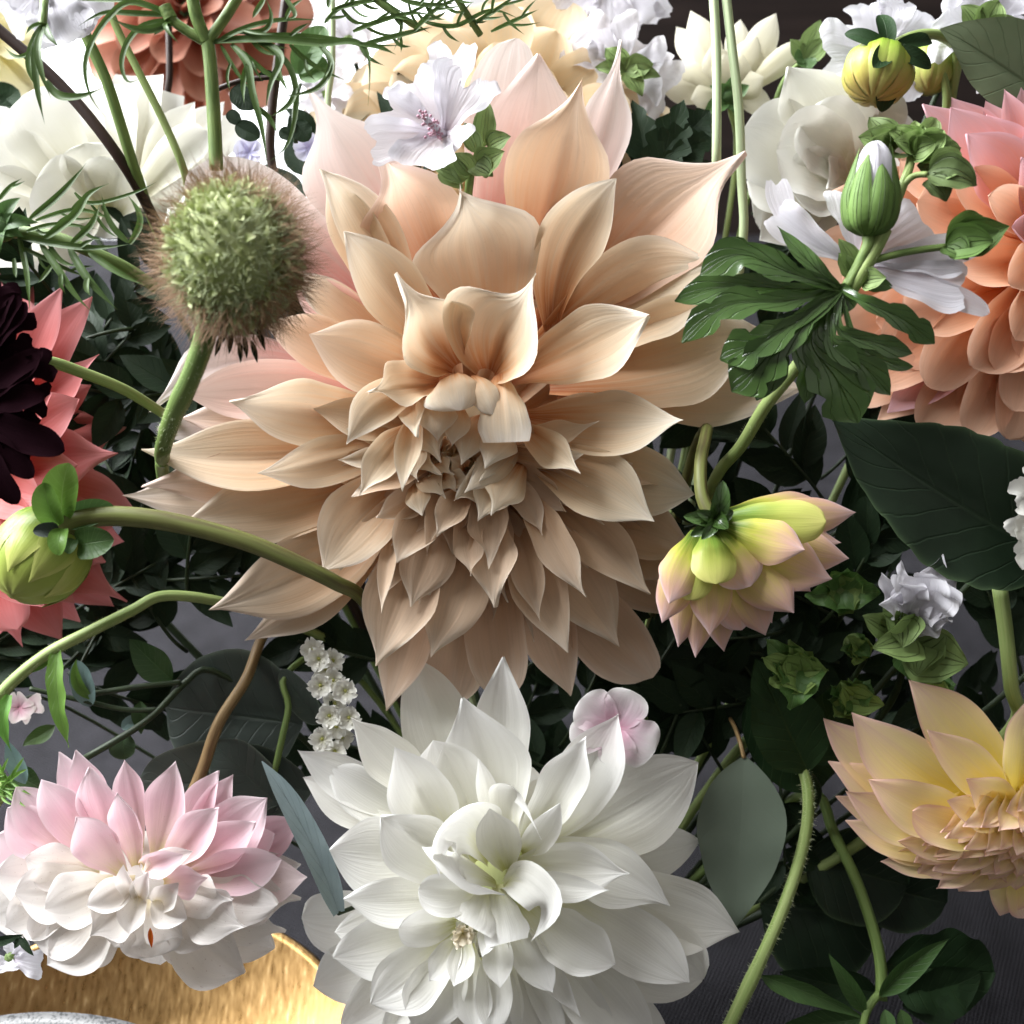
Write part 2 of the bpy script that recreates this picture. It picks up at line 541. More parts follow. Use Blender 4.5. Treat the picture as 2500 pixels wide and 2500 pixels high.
M['leaf_dark'] = leaf_mat('dark_leaf', (.006, .016, .006), (.014, .030, .011), (.03, .05, .02), rough=.6, trans=.10, spec=.2)  # near-black green; on the filler branches it stands in for shade
M['leaf_big'] = leaf_mat('dark_broad_leaf', (.008, .018, .008), (.014, .030, .014), (.035, .06, .03), rough=.5, trans=.08, sidev=8, vein=.5, spec=.3, edge=(.08, .13, .06))
M['leaf_mallow'] = leaf_mat('glossy_lobed_leaf', (.030, .070, .014), (.068, .125, .030), (.13, .21, .06), rough=.24, trans=.16, sidev=5, vein=.3, spec=.8, bump=1.0)
M['leaf_mid'] = leaf_mat('mid_green_leaf', (.045, .105, .025), (.09, .17, .05), (.20, .30, .12), rough=.5, trans=.25)
M['leaf_bright'] = leaf_mat('fresh_green_leaf', (.12, .26, .035), (.20, .36, .07), (.30, .45, .15), rough=.45, trans=.35)
M['leaf_calyx'] = leaf_mat('downy_calyx', (.12, .20, .05), (.25, .34, .12), (.36, .44, .20), rough=.65, trans=.25, sidev=.2, vein=.35, bump=1.2)
M['leaf_euca'] = leaf_mat('blue_grey_leaf', (.20, .27, .28), (.33, .41, .43), (.30, .37, .36), rough=.6, trans=.1, vein=.3, sidev=6)
M['leaf_greydark'] = leaf_mat('grey_green_round_leaf', (.026, .038, .030), (.045, .062, .050), (.07, .09, .07), rough=.6, trans=.1, vein=.35, edge=(.16, .20, .15))
M['leaf_grey'] = leaf_mat('grey_green_leaf', (.12, .155, .115), (.155, .195, .15), (.17, .21, .15), rough=.45, trans=.15, vein=.06, bump=.08)
M['leaf_back'] = leaf_mat('matt_leaf_underside', (.09, .12, .06), (.14, .175, .10), (.05, .075, .03), rough=.7, trans=.15, sidev=8, vein=.7)
M['feather'] = leaf_mat('feathery_leaf', (.042, .088, .014), (.085, .145, .036), (.16, .24, .08), rough=.45, trans=.2, vein=.6, sidev=1)
M['stem_green'] = stem_mat('green_stem', (.085, .14, .035), (.17, .24, .07))
M['stem_light'] = stem_mat('pale_green_stem', (.19, .27, .075), (.30, .37, .14))
M['stem_pale'] = stem_mat('whitish_green_stem', (.36, .46, .25), (.50, .58, .36))
M['stem_brown'] = stem_mat('brown_streaked_stem', (.13, .075, .03), (.32, .22, .10), streak=9)
M['stem_olive'] = stem_mat('olive_brown_stem', (.085, .065, .03), (.19, .22, .06), streak=7)
M['stem_dark'] = stem_mat('dark_brown_stem', (.016, .008, .006), (.035, .016, .010))
M['stem_dim'] = stem_mat('dark_green_stem', (.012, .022, .008), (.028, .045, .016))
M['bud'] = petal_mat('yellow_green_bud', [(0, (.09, .19, .02)), (.35, (.24, .36, .04)), (.7, (.36, .42, .09)), (1, (.46, .40, .14))], vein=.2, trans=.12, rough=.35)
M['bud_green'] = petal_mat('green_bud', [(0, (.07, .16, .02)), (.45, (.17, .29, .04)), (.8, (.40, .48, .10)), (1, (.52, .56, .16))], vein=.15, trans=.12, rough=.35)
M['hair'] = stem_mat('reddish_bristle', (.20, .10, .055), (.42, .27, .15), rough=.6)
M['hair_green'] = stem_mat('pale_bristle', (.30, .36, .17), (.50, .54, .34), rough=.6)
M['head_green'] = petal_mat('downy_green_seed', [(0, (.13, .17, .05)), (.4, (.34, .40, .15)), (1, (.64, .67, .40))], vein=.4, trans=.15, rough=.7)
M['anther'] = petal_mat('pink_anther', [(0, (.70, .52, .56)), (1, (.55, .30, .38))], vein=.2, trans=.2)
M['fuzz'] = stem_mat('stem_down', (.45, .50, .28), (.6, .64, .42))
M['amber'] = petal_mat('orange_petal_tip', [(0, (.6, .14, .01)), (1, (.45, .07, .005))], trans=.3)

GATHER = np.array([150, -1500, -D - 620.0])     # where the stems run together in the arrangement


# ------------------------------------------------------------------ the setting: table, window wall, cabinet
def world_mesh(name, V, F, mat, label=None, cat=None, kind=None, parent=None, smooth=False, uv=None):
    me = bpy.data.meshes.new(name)
    me.from_pydata([tuple(v) for v in V], [], F)
    if smooth:
        me.polygons.foreach_set('use_smooth', [True] * len(me.polygons))
    me.materials.append(mat)
    o = bpy.data.objects.new(name, me)
    sc.collection.objects.link(o)
    o.parent = parent
    if label:
        o['label'] = label
    if cat:
        o['category'] = cat
    if kind:
        o['kind'] = kind
    return o


def box(x0, x1, y0, y1, z0, z1):
    V = [(x, y, z) for z in (z0, z1) for y in (y0, y1) for x in (x0, x1)]
    F = [(0, 2, 3, 1), (4, 5, 7, 6), (0, 1, 5, 4), (2, 6, 7, 3), (0, 4, 6, 2), (1, 3, 7, 5)]
    return V, F


def linen_mat():
    m, nt, out = nodes_of('grey_linen')
    g = nt.nodes.new('ShaderNodeTexCoord')
    wv = []
    for ang in (0, math.pi / 2):
        mp = nt.nodes.new('ShaderNodeMapping')
        mp.inputs['Rotation'].default_value = (0, 0, ang + .5)
        nt.links.new(g.outputs['Object'], mp.inputs[0])
        w = nt.nodes.new('ShaderNodeTexWave')
        w.inputs['Scale'].default_value = 190
        w.inputs['Distortion'].default_value = 1.2
        w.inputs['Detail'].default_value = 2
        nt.links.new(mp.outputs[0], w.inputs[0])
        wv.append(w.outputs['Fac'])
    hgt = math_node(nt, 'MAXIMUM', wv[0], wv[1])
    nz = nt.nodes.new('ShaderNodeTexNoise')
    nz.inputs['Scale'].default_value = 60
    nz.inputs['Detail'].default_value = 6
    nt.links.new(g.outputs['Object'], nz.inputs['Vector'])
    f = math_node(nt, 'MULTIPLY', hgt, nz.outputs[0])
    rp = ramp(nt, [(.1, (.010, .0096, .0108)), (.6, (.027, .026, .030))])
    nt.links.new(f, rp.inputs[0])
    b = nt.nodes.new('ShaderNodeBsdfPrincipled')
    nt.links.new(rp.outputs[0], b.inputs['Base Color'])
    b.inputs['Roughness'].default_value = .9
    b.inputs['Specular IOR Level'].default_value = .1
    bp = nt.nodes.new('ShaderNodeBump')
    bp.inputs['Strength'].default_value = .6
    bp.inputs['Distance'].default_value = .001
    nt.links.new(hgt, bp.inputs['Height'])
    nt.links.new(bp.outputs[0], b.inputs['Normal'])
    nt.links.new(b.outputs[0], out.inputs[0])
    return m


def wood_mat():
    m, nt, out = nodes_of('dark_wood')
    g = nt.nodes.new('ShaderNodeTexCoord')
    mp = nt.nodes.new('ShaderNodeMapping')
    mp.inputs['Scale'].default_value = (2.5, 20, 40)
    nt.links.new(g.outputs['Object'], mp.inputs[0])
    nz = nt.nodes.new('ShaderNodeTexNoise')
    nz.inputs['Scale'].default_value = 2
    nz.inputs['Detail'].default_value = 6
    nt.links.new(mp.outputs[0], nz.inputs['Vector'])
    rp = ramp(nt, [(.3, (.010, .006, .005)), (.7, (.030, .019, .016))])
    nt.links.new(nz.outputs[0], rp.inputs[0])
    b = nt.nodes.new('ShaderNodeBsdfPrincipled')
    nt.links.new(rp.outputs[0], b.inputs['Base Color'])
    b.inputs['Roughness'].default_value = .5
    nt.links.new(b.outputs[0], out.inputs[0])
    return m


def plain_mat(name, col, rough=.6, emit=None):
    m, nt, out = nodes_of(name)
    b = nt.nodes.new('ShaderNodeBsdfPrincipled')
    nz = nt.nodes.new('ShaderNodeTexNoise')
    nz.inputs['Scale'].default_value = 14
    nz.inputs['Detail'].default_value = 5
    g = nt.nodes.new('ShaderNodeTexCoord')
    nt.links.new(g.outputs['Object'], nz.inputs['Vector'])
    rp = ramp(nt, [(.3, tuple(c * .9 for c in col)), (.7, col)])
    nt.links.new(nz.outputs[0], rp.inputs[0])
    nt.links.new(rp.outputs[0], b.inputs['Base Color'])
    b.inputs['Roughness'].default_value = rough
    if emit:
        nt.links.new(rp.outputs[0], b.inputs['Emission Color'])
        b.inputs['Emission Strength'].default_value = emit
    nt.links.new(b.outputs[0], out.inputs[0])
    return m


M['linen'] = linen_mat()
M['wood'] = wood_mat()
M['frame'] = plain_mat('white_painted_frame', (.72, .70, .69))
M['glow'] = plain_mat('bright_window_pane', (.96, .98, 1.0), .5, 1.5)

# tablecloth: one sheet with faint slack folds
nx, ny = 70, 70
V = []
for j in range(ny):
    for i in range(nx):
        x, y = -.9 + 1.8 * i / (nx - 1), -.25 + 1.45 * j / (ny - 1)
        V.append((x, y, .0016 * math.sin(x * 17 + y * 9) + .0012 * math.sin(y * 31 - x * 12)))
F = [(j * nx + i, j * nx + i + 1, (j + 1) * nx + i + 1, (j + 1) * nx + i) for j in range(ny - 1) for i in range(nx - 1)]
world_mesh('tablecloth', V, F, M['linen'], 'dark grey woven linen tablecloth under the flowers', 'tablecloth', smooth=True)

YB = 1.42
wall = world_mesh('window_wall', *box(-1.9, 1.9, YB + .08, YB + .10, -.75, 1.6), M['frame'], kind='structure')
wn = bpy.data.objects.new('window', None)
sc.collection.objects.link(wn)
wn.location = (-.75, YB, 0)
wn['kind'] = 'structure'
V, F = box(-1.0, .70, .03, .05, -.7, 1.5)
world_mesh('window_pane', V, F, M['glow'], parent=wn)
V, F = box(.70, .835, -.06, .05, -.74, 1.55)
world_mesh('window_frame', V, F, M['frame'], parent=wn)
V, F = box(-1.12, -1.0, -.06, .05, -.74, 1.55)
world_mesh('window_frame', V, F, M['frame'], parent=wn)

cb = bpy.data.objects.new('cabinet', None)
sc.collection.objects.link(cb)
cb.location = (.1, YB - .1, -.75)
cb['label'] = 'dark brown wooden cabinet of horizontal boards behind the flowers'
cb['category'] = 'cabinet'
for k in range(9):
    V, F = box(0, 1.7, 0, .06, k * .26, k * .26 + .252)
    world_mesh('board', V, F, M['wood'], parent=cb)
V, F = box(0.005, 1.69, .063, .10, 0, 2.34)
world_mesh('back_panel', V, F, M['wood'], parent=cb)


# ------------------------------------------------------------------ brass dish and stoneware plate
def gold_mat():
    m, nt, out = nodes_of('brushed_gold')
    g = nt.nodes.new('ShaderNodeTexCoord')
    mp = nt.nodes.new('ShaderNodeMapping')
    mp.inputs['Scale'].default_value = (190, 45, 45)
    nt.links.new(g.outputs['Object'], mp.inputs[0])
    nz = nt.nodes.new('ShaderNodeTexNoise')
    nz.inputs['Scale'].default_value = 3
    nz.inputs['Detail'].default_value = 8
    nt.links.new(mp.outputs[0], nz.inputs['Vector'])
    rp = ramp(nt, [(.3, (.15, .085, .030)), (.62, (.21, .130, .054)), (.78, (.32, .22, .11))])
    nt.links.new(nz.outputs[0], rp.inputs[0])
    b = nt.nodes.new('ShaderNodeBsdfPrincipled')
    nt.links.new(rp.outputs[0], b.inputs['Base Color'])
    b.inputs['Metallic'].default_value = 1
    rr = ramp(nt, [(.3, (.26,) * 3), (.75, (.40,) * 3)])
    nt.links.new(nz.outputs[0], rr.inputs[0])
    nt.links.new(rr.outputs[0], b.inputs['Roughness'])
    bp = nt.nodes.new('ShaderNodeBump')
    bp.inputs['Strength'].default_value = .15
    bp.inputs['Distance'].default_value = .0005
    nt.links.new(nz.outputs[0], bp.inputs['Height'])
    nt.links.new(bp.outputs[0], b.inputs['Normal'])
    nt.links.new(b.outputs[0], out.inputs[0])
    return m


def speckle_mat():
    m, nt, out = nodes_of('speckled_stoneware')
    g = nt.nodes.new('ShaderNodeTexCoord')
    vo = nt.nodes.new('ShaderNodeTexNoise')
    vo.inputs['Scale'].default_value = 900
    vo.inputs['Detail'].default_value = 2
    nt.links.new(g.outputs['Object'], vo.inputs['Vector'])
    rp = ramp(nt, [(.40, (.012, .012, .012)), (.47, (.075, .074, .074)), (.8, (.11, .108, .105))])
    nt.links.new(vo.outputs[0], rp.inputs[0])
    b = nt.nodes.new('ShaderNodeBsdfPrincipled')
    nt.links.new(rp.outputs[0], b.inputs['Base Color'])
    b.inputs['Roughness'].default_value = .4
    nt.links.new(b.outputs[0], out.inputs[0])
    return m


M['gold'] = gold_mat()
M['speckle'] = speckle_mat()


def table_point(r, x, y, z=0.0):
    """where the line of sight to a measured place meets the level z above the table"""
    p = to_world(A(r, x, y, 0)) - LC
    k = (z - LC[2]) / p[2]
    return LC + p * k


def lathe(c, prof_pts, n=96):
    V, F = [], []
    for (r, z) in prof_pts:
        for j in range(n):
            a = j / n * 2 * math.pi
            V.append((c[0] + r * math.cos(a), c[1] + r * math.sin(a), c[2] + z))
    for i in range(len(prof_pts) - 1):
        for j in range(n):
            j2 = (j + 1) % n
            F.append((i * n + j, i * n + j2, (i + 1) * n + j2, (i + 1) * n + j))
    F.append(tuple(range(n))[::-1])
    F.append(tuple((len(prof_pts) - 1) * n + j for j in range(n)))
    return V, F


gp = table_point(0, 700, 2285, .0345)
gr = .098
gc = np.array([table_point(0, 430, 2240, .0345)[0], 0, 0])
gc[1] = gp[1] - math.sqrt(max(gr ** 2 - (gp[0] - gc[0]) ** 2, 0))
gc[2] = .0022
V, F = lathe(gc, [(gr - .05, 0), (gr - .006, .028), (gr, .0335), (gr - .0015, .0345), (gr - .004, .033), (gr - .045, .0075), (gr - .055, .005), (.002, .004)])
tr = bpy.data.objects.new('brass_dish', None)
sc.collection.objects.link(tr)
world_mesh('dish_bowl', V, F, M['gold'], parent=tr, smooth=True)
tr['label'] = 'shiny gold dish with scratched surface lying under the pale pink dahlia'
tr['category'] = 'dish'
pp = table_point(0, 150, 2466, .050)
pr = .125
V, F = lathe((pp[0] - .004, pp[1] - pr, .0345), [(pr - .05, 0), (pr - .01, .004), (pr - .001, .012), (pr - .001, .016), (pr - .006, .0165), (pr - .012, .012), (.05, .008), (.002, .008)])
pl = bpy.data.objects.new('stoneware_plate', None)
sc.collection.objects.link(pl)
world_mesh('plate_body', V, F, M['speckle'], parent=pl, smooth=True)
pl['label'] = 'grey speckled stoneware plate overlapping the gold dish'
pl['category'] = 'plate'
#@@FLOWERS
# ------------------------------------------------------------------ flowers
def lay(t, C, rows, mat, rings, name='petal', nv=25, nu=13, live=.5):
    """petals measured one by one: (region, tip x, tip y, width, ring, options)"""
    for row in rows:
        r, tx, ty, w, ring = row[:5]
        o = dict(row[5]) if len(row) > 5 else {}
        bh, th, arch, rb = rings[ring]
        bh = o.pop('bh', bh)
        th = o.pop('th', th)
        T = A(r, tx, ty, th)
        b = o.pop('b', None)
        if b is not None:
            B = A(r, b[0], b[1], bh)
        else:
            c = A(0, C[0], C[1], bh)
            q = T - c
            q[2] = 0
            B = c + unit(q) * rb
        mid = o.pop('mid', None)
        pts = [B, T] if mid is None else [B] + [A(r, *m) for m in mid] + [T]
        m = o.pop('mat', mat)
        tint = o.pop('tint', (1, 1, 1))
        if mat in ('white', 'blush'):
            if o.get('prof') == 'round' and rnd.random() < .75:
                o['prof'] = 'spoon'
            w *= .93
        if mat in ('cafe', 'white', 'blush'):
            o.setdefault('rib', .011)
            o.setdefault('ribs', rnd.choice([4, 5, 6, 7]))
            o.setdefault('crease', rnd.uniform(.02, .07))
        o.setdefault('arch', arch)
        o.setdefault('phi', (1.25, .75, .4))
        o.setdefault('ruf', .018)
        o.setdefault('nv', nv)
        o.setdefault('nu', nu)
        if live:
            rl = live * (1.0 if ring >= 2 else .7)
            o.setdefault('twist', rnd.uniform(-.55, .55) * rl)
            o.setdefault('side', rnd.uniform(-.22, .22) * rl)
            o.setdefault('curl', rnd.uniform(-.04, .12) * rl)
            o.setdefault('wav', .012 * rl)
            o.setdefault('lip', rnd.uniform(0, .28) * rl)
        ob = t.add(o.pop('name', name), sheet(pts, wid(r, w, (bh + th) / 2), **o), M[m], tint=tint)
    return t


def dahlia(t, c, axis, R, rows, mats, W=.42, prof='dahlia', phi=(1.3, .8, .4), hollow=0.0, seed=1, keep=None, jit=.08, el0=78, el1=-12, arch=.06, ruf=.02, depth=.5, nv=14, nu=9, tints=None, Lmin=.3):
    """rings of petals round an axis: the inner ones stand up, the outer ones lie back"""
    rs = random.Random(seed)
    ax = unit(axis)
    e1 = unit(np.cross(ax, [.13, .97, .21]))
    e2 = np.cross(ax, e1)
    n = len(rows)
    for i, cnt in enumerate(rows):
        f = i / max(1, n - 1)
        el = math.radians(el0 + (el1 - el0) * f ** .8)
        L = R * (Lmin + (1 - Lmin) * f ** .9)
        for k in range(cnt):
            a = (k + .5 * (i % 2) + rs.uniform(-.2, .2)) / cnt * 2 * math.pi + i * .37
            e = e1 * math.cos(a) + e2 * math.sin(a)
            ee = el + rs.uniform(-jit, jit) * 2
            dr = e * math.cos(ee) + ax * math.sin(ee)
            B = c + e * R * (.06 + .10 * f) - ax * R * depth * (.15 + .5 * f)
            T = B + dr * L * rs.uniform(1 - jit, 1 + jit)
            nrm = -e * math.sin(ee) + ax * math.cos(ee)
            if keep and not keep(T):
                continue
            m = mats[min(len(mats) - 1, int(f * len(mats)))]
            tint = (1, 1, 1) if not tints else tints[min(len(tints) - 1, int(f * len(tints)))]
            t.add('petal', sheet([B, T], L * W * (1.25 - .25 * f), nrm=nrm, arch=arch * rs.uniform(.4, 1.4), phi=phi, prof=prof, ruf=ruf, curl=rs.uniform(-.05, .08),
                                 roll=rs.uniform(-.15, .15), bend=rs.uniform(-.05, .05), nv=nv, nu=nu), M[m], tint=tint)


def gather_stem(t, base, r=9, mat='stem_dim', to=None, dirn=(0, 0, -1)):
    g = GATHER + nr.uniform(-60, 60, 3) if to is None else to
    p1 = base + unit(dirn) * 160
    t.add('stem', tube([base, p1, (p1 + g) / 2 + np.array([0, -40, -60]), g], r, r * 1.1, n=26), M[mat])


def hairs(pts, r, length, count, w=1.0, seed=3):
    """fine down standing off a stem"""
    rs = np.random.RandomState(seed)
    S = catmull(pts, 200)
    T = np.gradient(S, axis=0)
    V, F, U = [], [], []
    for i in range(count):
        k = rs.randint(1, 199)
        tt = unit(T[k])
        d = unit(np.cross(tt, rs.normal(size=3)))
        p = S[k] + d * r
        q = p + unit(d + tt * rs.uniform(-.5, .5)) * length * rs.uniform(.5, 1.1)
        s = unit(np.cross(q - p, [.1, .2, 1])) * w
        n = len(V)
        V += [p - s, p + s, q]
        F.append((n, n + 1, n + 2))
        U += [(0, 0), (1, 0), (.5, 1)]
    return np.array(V), F, np.array(U)


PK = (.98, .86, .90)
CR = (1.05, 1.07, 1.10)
DK = (.93, .86, .84)  # darker tint: shade on rear and lower petals put into the colour

